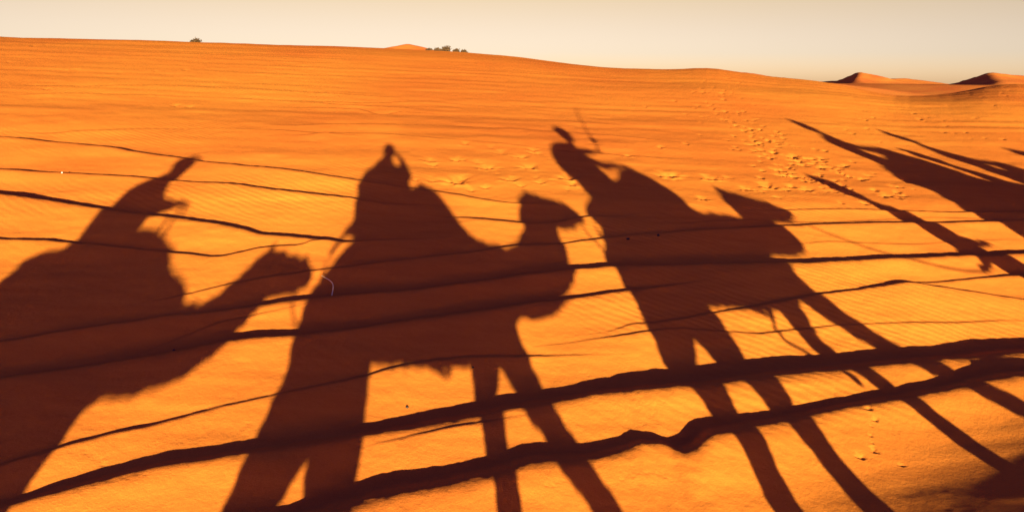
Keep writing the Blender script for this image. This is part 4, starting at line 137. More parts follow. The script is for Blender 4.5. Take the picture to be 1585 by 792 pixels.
PITS = [(-0.768, 9.641, 0.1484, 0.0661), (-0.374, 10.392, 0.1213, 0.054), (0.12, 11.075, 0.0967, 0.0431), (0.23, 10.505, 0.1072, 0.0478), (-0.023, 9.801, 0.0859, 0.0383), (0.376, 9.747, 0.0642, 0.0286), (0.768, 10.034, 0.1323, 0.0589), (0.809, 9.731, 0.0642, 0.0286), (-0.366, 9.443, 0.0553, 0.0246), (-0.839, 10.698, 0.0937, 0.0418), (1.85, 11.541, 0.0595, 0.0412), (2.514, 12.236, 0.0635, 0.044), (2.321, 10.437, 0.1404, 0.0973), (2.901, 10.404, 0.1024, 0.071), (3.308, 9.969, 0.0767, 0.0532), (3.66, 10.152, 0.1024, 0.071), (2.533, 9.379, 0.064, 0.0444), (4.192, 10.088, 0.0798, 0.0553), (3.018, 12.616, 0.0565, 0.0392), (2.976, 16.468, 0.0484, 0.0336), (3.831, 17.407, 0.0516, 0.0357), (3.503, 13.538, 0.0406, 0.0281), (5.14, 13.666, 0.0582, 0.0404), (5.201, 11.441, 0.064, 0.0444), (5.396, 12.854, 0.0455, 0.0316), (5.558, 12.796, 0.0456, 0.0316), (6.743, 23.111, 0.0871, 0.0603), (6.871, 14.954, 0.0417, 0.0289), (6.836, 14.574, 0.0408, 0.0283), (7.07, 13.893, 0.0339, 0.0235), (8.442, 17.639, 0.0495, 0.0343), (7.926, 16.359, 0.0526, 0.0365), (9.737, 18.413, 0.0528, 0.0366), (9.788, 17.772, 0.0587, 0.0407), (9.472, 16.92, 0.0561, 0.0389), (9.074, 15.242, 0.0385, 0.0267), (9.25, 15.194, 0.0451, 0.0313), (4.385, 11.396, 0.0533, 0.0369), (4.713, 11.86, 0.0464, 0.0321), (5.482, 11.775, 0.0567, 0.0393), (5.323, 10.04, 0.0581, 0.0403), (5.557, 10.231, 0.051, 0.0353), (4.788, 9.578, 0.047, 0.0326), (5.722, 12.075, 0.0437, 0.0303), (-10.918, 19.584, 0.073, 0.0325), (-8.712, 17.903, 0.0576, 0.0257), (-6.855, 20.909, 0.0557, 0.0248), (-6.544, 22.031, 0.0582, 0.0259), (-10.431, 17.499, 0.0737, 0.0328), (-8.202, 18.35, 0.0872, 0.0389), (-6.131, 13.783, 0.0546, 0.0243), (-6.434, 13.834, 0.0773, 0.0344), (-6.802, 13.735, 0.0333, 0.0148), (-9.389, 14.679, 0.063, 0.0281), (-12.548, 18.228, 0.064, 0.0285), (-14.339, 22.11, 0.0858, 0.0382), (-14.344, 22.736, 0.0681, 0.0303), (-2.149, 21.299, 0.0619, 0.0276), (-6.055, 18.923, 0.0575, 0.0256), (-3.466, 19.259, 0.0708, 0.0315), (-1.605, 20.29, 0.0589, 0.0262), (2.47, 4.526, 0.0224, 0.0141), (2.46, 4.409, 0.018, 0.0114), (2.313, 4.098, 0.0228, 0.0144), (2.197, 4.034, 0.0224, 0.0141), (2.355, 4.25, 0.0117, 0.0074), (2.332, 4.182, 0.0096, 0.0061), (2.405, 4.349, 0.0099, 0.0062), (2.421, 3.971, 0.0151, 0.0095), (4.47, 10.259, 0.0339, 0.0254), (4.462, 15.265, 0.0552, 0.0414), (5.393, 10.937, 0.0663, 0.0497), (3.818, 14.786, 0.0301, 0.0226), (4.171, 12.019, 0.0338, 0.0253), (4.75, 14.432, 0.0409, 0.0307), (4.9, 14.386, 0.051, 0.0383), (5.252, 11.014, 0.0539, 0.0404), (4.357, 12.055, 0.0461, 0.0346), (4.889, 18.865, 0.051, 0.0383), (4.29, 11.957, 0.0506, 0.038), (4.766, 16.373, 0.0551, 0.0413), (5.217, 14.294, 0.0429, 0.0322), (5.045, 11.515, 0.067, 0.0503), (5.634, 18.166, 0.0461, 0.0346), (3.926, 13.181, 0.0436, 0.0327), (5.725, 22.027, 0.0394, 0.0296), (4.662, 12.125, 0.0298, 0.0224), (5.803, 22.341, 0.0268, 0.0201), (4.732, 14.425, 0.0622, 0.0466), (5.207, 19.34, 0.0301, 0.0226), (4.456, 13.512, 0.0331, 0.0248), (4.547, 16.205, 0.0505, 0.0378), (4.577, 12.625, 0.0473, 0.0354), (4.951, 16.036, 0.0386, 0.0289), (4.494, 13.075, 0.0464, 0.0325), (4.849, 10.705, 0.0457, 0.0342), (5.07, 11.748, 0.034, 0.0255), (4.999, 18.899, 0.0449, 0.0337), (5.248, 10.278, 0.0496, 0.0372), (4.402, 15.326, 0.0389, 0.0292), (5.016, 20.098, 0.0297, 0.0223), (4.534, 11.641, 0.0468, 0.0351), (4.548, 15.03, 0.0503, 0.0377), (4.997, 13.804, 0.0582, 0.0398), (4.448, 13.073, 0.0675, 0.0506), (4.762, 10.411, 0.038, 0.0285), (4.937, 16.543, 0.0263, 0.0197), (5.119, 11.747, 0.0402, 0.0302), (4.658, 18.922, 0.0378, 0.0284), (4.149, 11.107, 0.038, 0.0285), (4.167, 13.621, 0.0523, 0.0392), (4.541, 20.014, 0.0462, 0.0346), (4.643, 14.034, 0.0367, 0.0275), (5.374, 11.675, 0.0526, 0.0394), (5.158, 11.309, 0.0421, 0.0316), (4.329, 10.572, 0.0418, 0.0313), (4.942, 13.334, 0.0425, 0.0319), (4.504, 16.448, 0.0241, 0.0176), (4.973, 11.48, 0.0721, 0.0541), (4.502, 12.349, 0.0616, 0.0402), (4.984, 15.052, 0.0504, 0.0319), (4.981, 19.53, 0.0432, 0.0324), (4.431, 10.544, 0.0367, 0.0275), (4.007, 10.21, 0.0632, 0.0474), (4.112, 11.182, 0.0605, 0.0454), (4.724, 10.932, 0.0321, 0.0241), (5.146, 17.913, 0.046, 0.0345), (5.183, 11.972, 0.0636, 0.0477), (4.922, 14.453, 0.0349, 0.0236), (4.632, 14.304, 0.0347, 0.026), (4.501, 14.649, 0.0432, 0.0324), (4.49, 14.501, 0.0262, 0.0196), (5.555, 20.381, 0.0358, 0.0268), (4.531, 16.918, 0.043, 0.0322), (4.278, 11.496, 0.0584, 0.0438), (5.047, 19.739, 0.0263, 0.0197), (5.092, 21.186, 0.0257, 0.0188), (4.502, 14.674, 0.0447, 0.0306), (4.593, 16.488, 0.0278, 0.0209), (5.438, 20.017, 0.0361, 0.027), (4.449, 15.911, 0.0483, 0.0362), (4.493, 12.405, 0.0683, 0.0512), (4.438, 10.72, 0.0533, 0.04), (3.87, 10.035, 0.0542, 0.0397), (3.188, 10.539, 0.054, 0.0405), (3.704, 10.617, 0.0542, 0.0406), (5.456, 21.162, 0.0228, 0.0171), (4.308, 16.949, 0.0518, 0.0389), (4.938, 12.052, 0.054, 0.0405), (4.594, 17.357, 0.0413, 0.031), (5.94, 23.166, 0.0325, 0.0244), (4.876, 10.426, 0.0397, 0.0298), (4.855, 10.489, 0.047, 0.0352), (5.014, 11.869, 0.0476, 0.0357), (4.374, 11.374, 0.0441, 0.0331), (5.143, 17.808, 0.0525, 0.0394), (4.991, 18.387, 0.0361, 0.0237), (4.114, 16.553, 0.0363, 0.0272), (3.83, 11.352, 0.0516, 0.0387), (4.216, 11.151, 0.0493, 0.037), (4.084, 10.825, 0.0675, 0.0506), (6.001, 25.033, 0.0285, 0.0213), (5.059, 16.308, 0.0521, 0.0391), (5.123, 12.943, 0.0349, 0.0262), (5.371, 18.863, 0.047, 0.0353), (4.806, 13.303, 0.0507, 0.038), (5.219, 16.498, 0.039, 0.0293), (4.6, 17.92, 0.0339, 0.0254), (5.14, 18.465, 0.0283, 0.0212), (4.671, 13.243, 0.0401, 0.028), (5.364, 19.686, 0.0246, 0.0184), (4.514, 14.188, 0.0512, 0.0352), (5.102, 14.816, 0.0401, 0.0301), (4.758, 11.849, 0.0623, 0.0467), (5.153, 11.158, 0.0567, 0.0425), (5.643, 20.956, 0.0265, 0.0199), (5.251, 12.156, 0.0656, 0.0492), (6.155, 22.778, 0.0401, 0.0301), (4.673, 11.634, 0.0515, 0.0386), (3.899, 12.426, 0.0377, 0.0277), (9.175, 33.406, 0.0596, 0.0447), (5.208, 15.57, 0.0413, 0.031), (4.541, 16.606, 0.0526, 0.0394), (5.55, 19.367, 0.0492, 0.0348), (5.432, 18.898, 0.0429, 0.0322), (4.656, 10.48, 0.0749, 0.0561), (5.078, 17.808, 0.0495, 0.0323), (5.007, 13.126, 0.0281, 0.0211), (4.433, 12.938, 0.05, 0.0375), (6.393, 22.256, 0.0378, 0.0283), (4.567, 14.959, 0.0316, 0.0227), (6.502, 21.365, 0.0345, 0.0259), (5.119, 15.45, 0.0374, 0.0249), (4.76, 12.079, 0.0663, 0.0497), (4.986, 19.128, 0.0435, 0.0326), (6.001, 20.335, 0.0358, 0.0268), (6.798, 22.176, 0.0461, 0.0337), (4.722, 13.349, 0.0597, 0.0448), (4.261, 13.246, 0.0495, 0.0358), (4.35, 14.457, 0.0348, 0.0261), (3.903, 12.629, 0.0426, 0.032), (4.661, 14.568, 0.054, 0.0344), (4.023, 15.508, 0.0357, 0.0262), (4.413, 11.29, 0.0447, 0.0335), (4.76, 13.468, 0.045, 0.0338), (5.199, 23.378, 0.0309, 0.0232), (6.137, 23.606, 0.0353, 0.0265), (4.044, 12.257, 0.0339, 0.0254), (4.819, 12.288, 0.0415, 0.0311), (4.548, 15.217, 0.0476, 0.0357), (6.997, 22.853, 0.0251, 0.0188), (4.457, 10.583, 0.0465, 0.0349), (4.624, 15.674, 0.032, 0.022), (5.046, 12.975, 0.0363, 0.0272), (5.693, 19.03, 0.0511, 0.0383), (4.744, 12.87, 0.0413, 0.031), (4.187, 10.819, 0.0664, 0.0498), (5.318, 18.826, 0.0485, 0.0363), (5.047, 17.686, 0.0278, 0.0208), (4.336, 12.506, 0.0691, 0.0518), (4.789, 12.203, 0.0418, 0.0313), (4.829, 16.139, 0.0349, 0.0262), (4.723, 11.553, 0.0633, 0.0475), (4.698, 13.603, 0.0347, 0.026), (4.834, 18.792, 0.0497, 0.0373), (4.702, 14.321, 0.0496, 0.0372), (4.737, 12.08, 0.0691, 0.0518), (4.181, 15.586, 0.0341, 0.0255), (5.531, 18.62, 0.0451, 0.0339), (5.18, 20.889, 0.0377, 0.0282), (3.867, 11.065, 0.0439, 0.0329), (4.887, 10.267, 0.0354, 0.0266), (4.26, 12.884, 0.0583, 0.0438), (4.8, 12.226, 0.063, 0.0472), (4.497, 13.66, 0.0441, 0.0331), (5.712, 22.717, 0.0479, 0.0359), (4.718, 10.983, 0.0433, 0.0325), (4.414, 13.229, 0.0421, 0.0304), (4.433, 10.86, 0.0341, 0.0256), (5.314, 18.502, 0.0417, 0.0313), (3.711, 15.737, 0.0429, 0.0322), (4.182, 12.937, 0.029, 0.02), (4.329, 11.042, 0.0378, 0.0283), (4.337, 11.345, 0.0312, 0.0216), (5.517, 21.459, 0.0438, 0.0329), (4.616, 11.872, 0.0568, 0.0421), (5.746, 17.41, 0.0419, 0.0314), (4.912, 11.713, 0.054, 0.0405), (4.296, 10.812, 0.0576, 0.0423), (6.201, 22.955, 0.0248, 0.0186), (4.561, 18.734, 0.0292, 0.0219), (4.302, 12.176, 0.0521, 0.0391), (4.469, 13.354, 0.0571, 0.04), (4.651, 17.117, 0.041, 0.0307), (4.141, 12.037, 0.034, 0.0255), (4.866, 13.369, 0.0567, 0.0411), (5.02, 10.81, 0.032, 0.024), (5.372, 19.366, 0.0388, 0.0291), (5.037, 12.088, 0.0674, 0.0506), (6.057, 21.967, 0.043, 0.0322), (5.05, 11.505, 0.037, 0.0277), (5.6, 23.721, 0.0431, 0.0323), (4.583, 13.814, 0.0394, 0.0295), (4.191, 12.402, 0.0628, 0.0471), (6.206, 21.036, 0.0449, 0.0336), (5.263, 15.609, 0.0338, 0.0253), (4.803, 14.246, 0.036, 0.0268), (4.184, 10.992, 0.0474, 0.0356), (4.783, 11.085, 0.0421, 0.0316), (4.935, 15.412, 0.0363, 0.0272), (4.462, 19.693, 0.0338, 0.0243), (5.22, 14.049, 0.0593, 0.0445), (4.591, 10.675, 0.0612, 0.0459), (5.963, 22.146, 0.0368, 0.0276), (6.182, 20.169, 0.0351, 0.0264), (4.564, 14.67, 0.0397, 0.0298), (4.829, 13.123, 0.0611, 0.0458), (4.053, 11.68, 0.0452, 0.0321), (3.78, 12.415, 0.0372, 0.0279), (10.797, 18.049, 0.0443, 0.0332), (9.912, 16.778, 0.0372, 0.0161), (7.747, 15.136, 0.0214, 0.012), (10.274, 14.727, 0.0312, 0.0154), (9.581, 14.68, 0.0318, 0.0238), (7.773, 15.082, 0.0187, 0.014), (9.387, 16.577, 0.039, 0.0257), (10.299, 18.961, 0.0415, 0.0312), (12.855, 19.535, 0.0482, 0.0362), (8.329, 16.808, 0.0336, 0.0249), (7.871, 16.475, 0.0329, 0.0247), (9.476, 15.335, 0.0305, 0.0225), (7.467, 15.257, 0.0421, 0.0316), (10.913, 17.192, 0.0494, 0.0371), (14.025, 20.626, 0.0513, 0.0299), (8.546, 17.664, 0.0398, 0.0185), (7.03, 15.112, 0.0291, 0.0196), (9.57, 20.45, 0.0365, 0.0274), (8.606, 16.486, 0.0296, 0.0156), (11.561, 19.428, 0.0412, 0.0228), (10.563, 20.871, 0.0338, 0.0253), (9.617, 16.124, 0.0407, 0.0305), (9.788, 17.214, 0.0436, 0.0185), (10.247, 18.383, 0.0435, 0.0183), (7.854, 14.559, 0.0219, 0.0164), (12.537, 19.609, 0.028, 0.021), (9.322, 20.074, 0.0514, 0.029), (11.212, 19.678, 0.0343, 0.0257), (9.618, 17, 0.0297, 0.0126), (9.251, 14.592, 0.0236, 0.0177), (9.618, 16.253, 0.0358, 0.0268), (9.607, 16.289, 0.0289, 0.0217), (11.774, 17.077, 0.0303, 0.0144), (9.692, 15.105, 0.0206, 0.0133), (8.748, 17.191, 0.0271, 0.0131), (12.827, 20.772, 0.0313, 0.0215), (9.589, 15.341, 0.0364, 0.026), (9.963, 14.669, 0.0421, 0.0316), (9.622, 17.619, 0.0315, 0.0178), (11.105, 21.463, 0.0445, 0.0325), (-1.053, 19.362, 0.0441, 0.0061), (-3.58, 21.971, 0.0862, 0.0083), (-3.789, 15.896, 0.0605, 0.0117), (-3.709, 17.097, 0.0441, 0.0059), (-2.726, 17.013, 0.0365, 0.0077), (-5.397, 16.192, 0.0413, 0.0036), (-0.118, 21.151, 0.0838, 0.0103), (-5.803, 20.311, 0.0679, 0.0141), (-3.91, 19.049, 0.0369, 0.0052), (-4.198, 19.76, 0.0676, 0.0127), (-5.4, 19.653, 0.0644, 0.0125), (-3.363, 23.651, 0.1016, 0.0106), (-1.759, 17.099, 0.0324, 0.0057), (-0.565, 18.779, 0.0622, 0.006), (0.779, 34.493, 0.1454, 0.0274), (-0.242, 33.327, 0.1368, 0.0257), (-1.279, 22.06, 0.0526, 0.0042), (-0.759, 17.518, 0.0365, 0.0031), (-5.029, 21.248, 0.0645, 0.0111), (-1.128, 24.327, 0.0686, 0.0052), (-4.923, 22.506, 0.0459, 0.0052), (-6.61, 21.837, 0.0482, 0.0078), (-6.683, 20.701, 0.0839, 0.0103), (-4.29, 15.57, 0.0691, 0.0096), (-4.004, 16.915, 0.0698, 0.0091), (-0.613, 17.248, 0.0315, 0.0066), (-6.408, 19.234, 0.083, 0.0171), (-5.38, 19.145, 0.074, 0.0153), (-0.986, 20.713, 0.0882, 0.0111), (-3.118, 15.963, 0.0411, 0.0029), (-4.22, 16.934, 0.0572, 0.004), (-4.491, 16.073, 0.0644, 0.0086), (-4.523, 17.667, 0.0345, 0.0047), (-1.534, 17.636, 0.0443, 0.003), (-3.717, 18.522, 0.0601, 0.0055), (-4.667, 18.644, 0.0433, 0.0055), (-6.421, 17.877, 0.0528, 0.0106), (-0.803, 33.797, 0.0863, 0.0072), (-4.77, 20.238, 0.039, 0.004), (-4.06, 16.075, 0.0577, 0.0083), (-4.928, 15.976, 0.0309, 0.0064), (-0.401, 25.779, 0.0489, 0.0073), (-2.252, 19.61, 0.0722, 0.0136), (-5.955, 17.371, 0.0393, 0.0082), (-0.806, 18.989, 0.0526, 0.009), (-6.132, 16.935, 0.0381, 0.0049), (-3.517, 17.046, 0.0431, 0.0051), (-4.487, 18.366, 0.0377, 0.0062), (-5.012, 17.597, 0.0699, 0.0133), (-5.098, 16.797, 0.0552, 0.004), (-6.707, 21.635, 0.0563, 0.0065), (-3.248, 18.736, 0.0499, 0.01), (-1.358, 16.689, 0.0569, 0.008), (-3.43, 24.107, 0.0744, 0.007), (0.406, 17.654, 0.0432, 0.0066), (-1.519, 17.989, 0.0599, 0.0085), (-0.083, 21.897, 0.0406, 0.0076), (-1.052, 27.991, 0.0781, 0.0121), (-4.576, 16.334, 0.037, 0.0055), (-0.219, 17.698, 0.0377, 0.004), (-1.282, 10.646, 0.0999, 0.0167), (-0.53, 10.659, 0.0675, 0.0157), (0.332, 11.589, 0.0914, 0.025), (0.323, 9.976, 0.0579, 0.014), (0.739, 10.851, 0.072, 0.0224), (-0.791, 9.522, 0.0395, 0.0155), (0.354, 11.363, 0.0933, 0.0337), (-0.221, 10.068, 0.0392, 0.0109), (1.39, 12.206, 0.0725, 0.0251), (-0.785, 11.711, 0.0713, 0.0275), (0.735, 9.519, 0.0385, 0.0084), (1.015, 9.56, 0.0613, 0.01), (0.113, 9.574, 0.0556, 0.0214), (-1.312, 9.602, 0.0398, 0.0152), (-0.143, 9.844, 0.0379, 0.0124), (-1.164, 10.402, 0.07, 0.0249), (-0.35, 11.554, 0.086, 0.0145), (-1.14, 10.261, 0.067, 0.012), (-1.097, 9.619, 0.0726, 0.018), (0.964, 11.625, 0.0962, 0.018), (0.985, 10.51, 0.0607, 0.0128), (-1.202, 10.601, 0.0836, 0.0263), (-0.186, 11.275, 0.0999, 0.0222), (-0.717, 9.81, 0.0692, 0.0174), (-0.544, 9.338, 0.061, 0.0112), (-0.544, 9.307, 0.0396, 0.0118), (3.496, 9.882, 0.04, 0.0253), (5.745, 10.753, 0.0335, 0.0145), (4.472, 10.083, 0.0376, 0.0147), (4.237, 10.775, 0.0583, 0.0416), (4.757, 9.983, 0.0623, 0.0353), (6.124, 11.094, 0.0539, 0.0288), (4.646, 12.186, 0.0636, 0.0209), (4.445, 9.549, 0.0401, 0.0247), (4.927, 11.376, 0.0591, 0.0385), (4.051, 10.234, 0.0393, 0.0127), (4.62, 10.313, 0.0449, 0.0267), (5.582, 11.157, 0.0582, 0.0273), (5.893, 10.44, 0.0311, 0.0212), (5.352, 9.977, 0.0466, 0.0161), (5.742, 11.331, 0.0502, 0.0197), (6.382, 11.28, 0.0414, 0.022), (5.69, 10.527, 0.0649, 0.0452), (5.563, 10.061, 0.0588, 0.0326), (5.326, 10.877, 0.045, 0.0291), (3.576, 9.651, 0.0278, 0.0136), (4.579, 10.099, 0.0525, 0.0228), (5.421, 9.899, 0.0459, 0.0266), (6.065, 10.888, 0.0671, 0.0221), (3.63, 9.634, 0.0411, 0.0214), (5.138, 11.571, 0.0516, 0.0373), (7.03, 12.541, 0.0621, 0.0328), (4.38, 11.545, 0.0431, 0.0166), (5.234, 9.965, 0.0524, 0.0382), (6.779, 12.123, 0.0636, 0.0271), (5.207, 11.034, 0.0538, 0.0386), (17.107, 24.16, 0.0279, 0.0209), (14.815, 22.543, 0.0346, 0.0172), (15.912, 25.201, 0.0481, 0.0283), (16.26, 22.4, 0.0477, 0.0318), (17.075, 25.702, 0.0451, 0.0339), (14.881, 23.911, 0.0467, 0.035), (16.349, 23.627, 0.0326, 0.0181), (14.273, 22.852, 0.0337, 0.0253), (18.65, 26.193, 0.0377, 0.0276), (15.064, 22.454, 0.047, 0.0249), (16.905, 25.283, 0.0403, 0.0262), (18.358, 29.954, 0.058, 0.0402), (15.375, 23.197, 0.0446, 0.0209), (17.063, 25.384, 0.0496, 0.0311), (15.385, 24.015, 0.0429, 0.0321), (15.067, 21.479, 0.0304, 0.0158), (16.931, 25.075, 0.0323, 0.0242), (15.988, 22.457, 0.026, 0.0195), (16.044, 22.817, 0.041, 0.0249), (14.375, 22.257, 0.0274, 0.0205), (15.176, 22.542, 0.0409, 0.0306), (14.972, 24.416, 0.0283, 0.0136), (18.977, 26.322, 0.032, 0.024), (17.168, 25.207, 0.0536, 0.0374), (18.648, 25.847, 0.0481, 0.023), (19.01, 30.29, 0.0433, 0.0257), (16.195, 25.24, 0.0314, 0.0199), (17.143, 26.578, 0.0315, 0.0212), (16.963, 26.554, 0.0519, 0.0279), (17.017, 24.188, 0.0281, 0.0182), (20.019, 31.229, 0.035, 0.0186), (16.808, 23.981, 0.0441, 0.0257), (13.87, 21.653, 0.0455, 0.0254), (16.904, 24.106, 0.0346, 0.026), (15.48, 22.686, 0.0448, 0.0189), (16.749, 23.421, 0.0499, 0.0374), (15.606, 23.356, 0.0462, 0.0347), (19.48, 31.13, 0.0445, 0.0274), (13.86, 22.45, 0.046, 0.0325), (16.447, 25.276, 0.0291, 0.0196), (14.66, 23.891, 0.0257, 0.0193), (15.01, 23.225, 0.0439, 0.0329), (18.865, 30.546, 0.0584, 0.0287), (15.243, 23.712, 0.0423, 0.0287), (16.647, 24.925, 0.0485, 0.0354), (16.761, 23.262, 0.0451, 0.0239), (16.18, 23.962, 0.0291, 0.0218), (17.704, 24.597, 0.0451, 0.0338), (15.925, 25.094, 0.0505, 0.0328), (14.819, 22.004, 0.0364, 0.0268), (14.042, 21.485, 0.0433, 0.0288), (15.275, 21.675, 0.0463, 0.0216), (15.214, 22.515, 0.0331, 0.0213), (15.165, 22.776, 0.0422, 0.0316), (15.796, 22.163, 0.042, 0.0229), (17.224, 25.705, 0.0282, 0.0157), (15.441, 22.928, 0.0395, 0.0296), (16.659, 23.71, 0.0352, 0.0247), (15.619, 23.438, 0.0458, 0.0344), (16.218, 25.046, 0.0455, 0.0341), (14.767, 21.859, 0.0395, 0.0283), (15.123, 23.351, 0.0416, 0.0312), (16.99, 25.391, 0.0368, 0.0276), (16.423, 23.928, 0.0414, 0.0311), (14.236, 22.01, 0.0345, 0.0205), (17.148, 23.867, 0.0362, 0.0272), (16.15, 24.715, 0.0291, 0.0218), (16.77, 24.054, 0.0425, 0.0314), (18.324, 25.96, 0.0387, 0.0169), (14.744, 23.375, 0.0393, 0.0227), (-2.552, 3.86, 0.015, 0.0022), (-2.514, 3.831, 0.015, 0.0022), (-2.491, 3.814, 0.015, 0.0022), (-2.451, 3.795, 0.015, 0.0022), (-2.417, 3.783, 0.015, 0.0022), (-2.384, 3.755, 0.015, 0.0022), (-2.363, 3.748, 0.015, 0.0022), (-1.711, 4.139, 0.015, 0.0022), (-1.706, 4.174, 0.015, 0.0022), (-1.696, 4.207, 0.015, 0.0022), (-1.696, 4.248, 0.015, 0.0022), (-1.701, 4.279, 0.015, 0.0022), (0.932, 4.407, 0.015, 0.0022), (0.96, 4.425, 0.015, 0.0022), (0.976, 4.449, 0.015, 0.0022), (0.994, 4.5, 0.015, 0.0022), (1.006, 4.519, 0.015, 0.0022), (1.034, 4.543, 0.015, 0.0022), (1.056, 4.568, 0.015, 0.0022), (2.492, 5.141, 0.015, 0.0022), (2.487, 5.102, 0.015, 0.0022), (2.484, 5.055, 0.015, 0.0022), (2.453, 5.013, 0.015, 0.0022), (2.443, 4.98, 0.015, 0.0022), (2.418, 4.944, 0.015, 0.0022), (2.407, 4.909, 0.015, 0.0022), (2.391, 4.863, 0.015, 0.0022), (2.363, 4.812, 0.015, 0.0022), (2.345, 4.792, 0.015, 0.0022), (0.567, 5.05, 0.015, 0.0022), (0.587, 5.019, 0.015, 0.0022), (0.619, 4.968, 0.015, 0.0022), (3.871, 5.421, 0.015, 0.0022), (3.862, 5.39, 0.015, 0.0022), (3.858, 5.335, 0.015, 0.0022), (3.86, 5.311, 0.015, 0.0022), (0.651, 3.726, 0.015, 0.0022), (0.68, 3.754, 0.015, 0.0022), (0.721, 3.758, 0.015, 0.0022), (0.759, 3.787, 0.015, 0.0022), (0.804, 3.79, 0.015, 0.0022), (0.845, 3.802, 0.015, 0.0022), (0.877, 3.794, 0.015, 0.0022), (0.914, 3.777, 0.015, 0.0022), (0.945, 3.753, 0.015, 0.0022), (1.511, 3.861, 0.015, 0.0022), (1.538, 3.884, 0.015, 0.0022), (1.561, 3.904, 0.015, 0.0022), (1.588, 3.924, 0.015, 0.0022), (-2.292, 3.521, 0.015, 0.0022), (-2.239, 3.543, 0.015, 0.0022), (-2.217, 3.552, 0.015, 0.0022), (-2.166, 3.579, 0.015, 0.0022), (-2.138, 3.577, 0.015, 0.0022), (-2.102, 3.616, 0.015, 0.0022), (-2.055, 3.614, 0.015, 0.0022), (0.206, 3.615, 0.015, 0.0022), (0.247, 3.616, 0.015, 0.0022), (0.266, 3.645, 0.015, 0.0022), (0.314, 3.663, 0.015, 0.0022)]
DROPS = [(1.298, 7.821), (1.667, 7.972), (-2.538, 5.045), (-0.708, 4.501), (-0.285, 5.007)]
PEBS = [(-5.741, 9.076), (-6.927, 10.763)]
STEM = [(-1.616, 6.138), (-1.739, 6.402)]
BUSHES = [(-0.4042, 12, 5), (-0.1131, 8, 3), (-0.102, 8, 4), (-0.0916, 15, 8), (-0.0778, 6, 4), (-0.0674, 5, 3)]
DROP_LABELS = ['dark dropping, left of the two beside the ridge in the shadow of the right camel', 'dark dropping, right of the two in the shadow of the right camel', 'dark dropping in the neck shadow of the leftmost camel', 'dark dropping on the lit patch under the centre camel\'s belly', 'dark dropping inside the belly shadow of the centre camel']

PROF = np.array(PROF)
A_, B_ = -0.0399, 0.1489
def lattice(seed, n=256): return np.random.default_rng(seed).random((n, n))
def vnoise(x, y, seed):
    g = lattice(seed); n = g.shape[0]
    xi = np.floor(x).astype(int); yi = np.floor(y).astype(int); fx = x-xi; fy = y-yi
    fx = fx*fx*fx*(fx*(fx*6-15)+10); fy = fy*fy*fy*(fy*(fy*6-15)+10)
    x0, x1, y0, y1 = xi % n, (xi+1) % n, yi % n, (yi+1) % n
    return (g[x0, y0]*(1-fx)*(1-fy)+g[x1, y0]*fx*(1-fy)+g[x0, y1]*(1-fx)*fy+g[x1, y1]*fx*fy)*2-1
def profile(x, y):
    r = np.hypot(x, y); az = np.arctan2(x, y)
    m = A_*np.sin(az)+B_*np.cos(az)
    s = np.interp(az, PROF[:, 0], PROF[:, 1]); R = 1.25*CAM_H/np.maximum(m-s, .02); c = CAM_H/(4*R**5)
    def shape(R, c):
        r1 = R*1.12
        z = m*r-c*np.minimum(r, r1)**5
        z1 = m*r1-c*r1**5
        zf = -9-0.02*np.maximum(r-400, 0)
        return np.where(r < r1, z, z1+(zf-z1)*(1-np.exp(-np.maximum(r-r1, 0)/90)))
    w = np.clip((np.abs(az)-.7)/.7, 0, 1); w = w*w*(3-2*w)
    return (1-w)*shape(np.minimum(R, 60), np.where(R > 60, CAM_H/(4*60.**5), c))+w*shape(30.+0*R, CAM_H/(4*30.**5)+0*c)
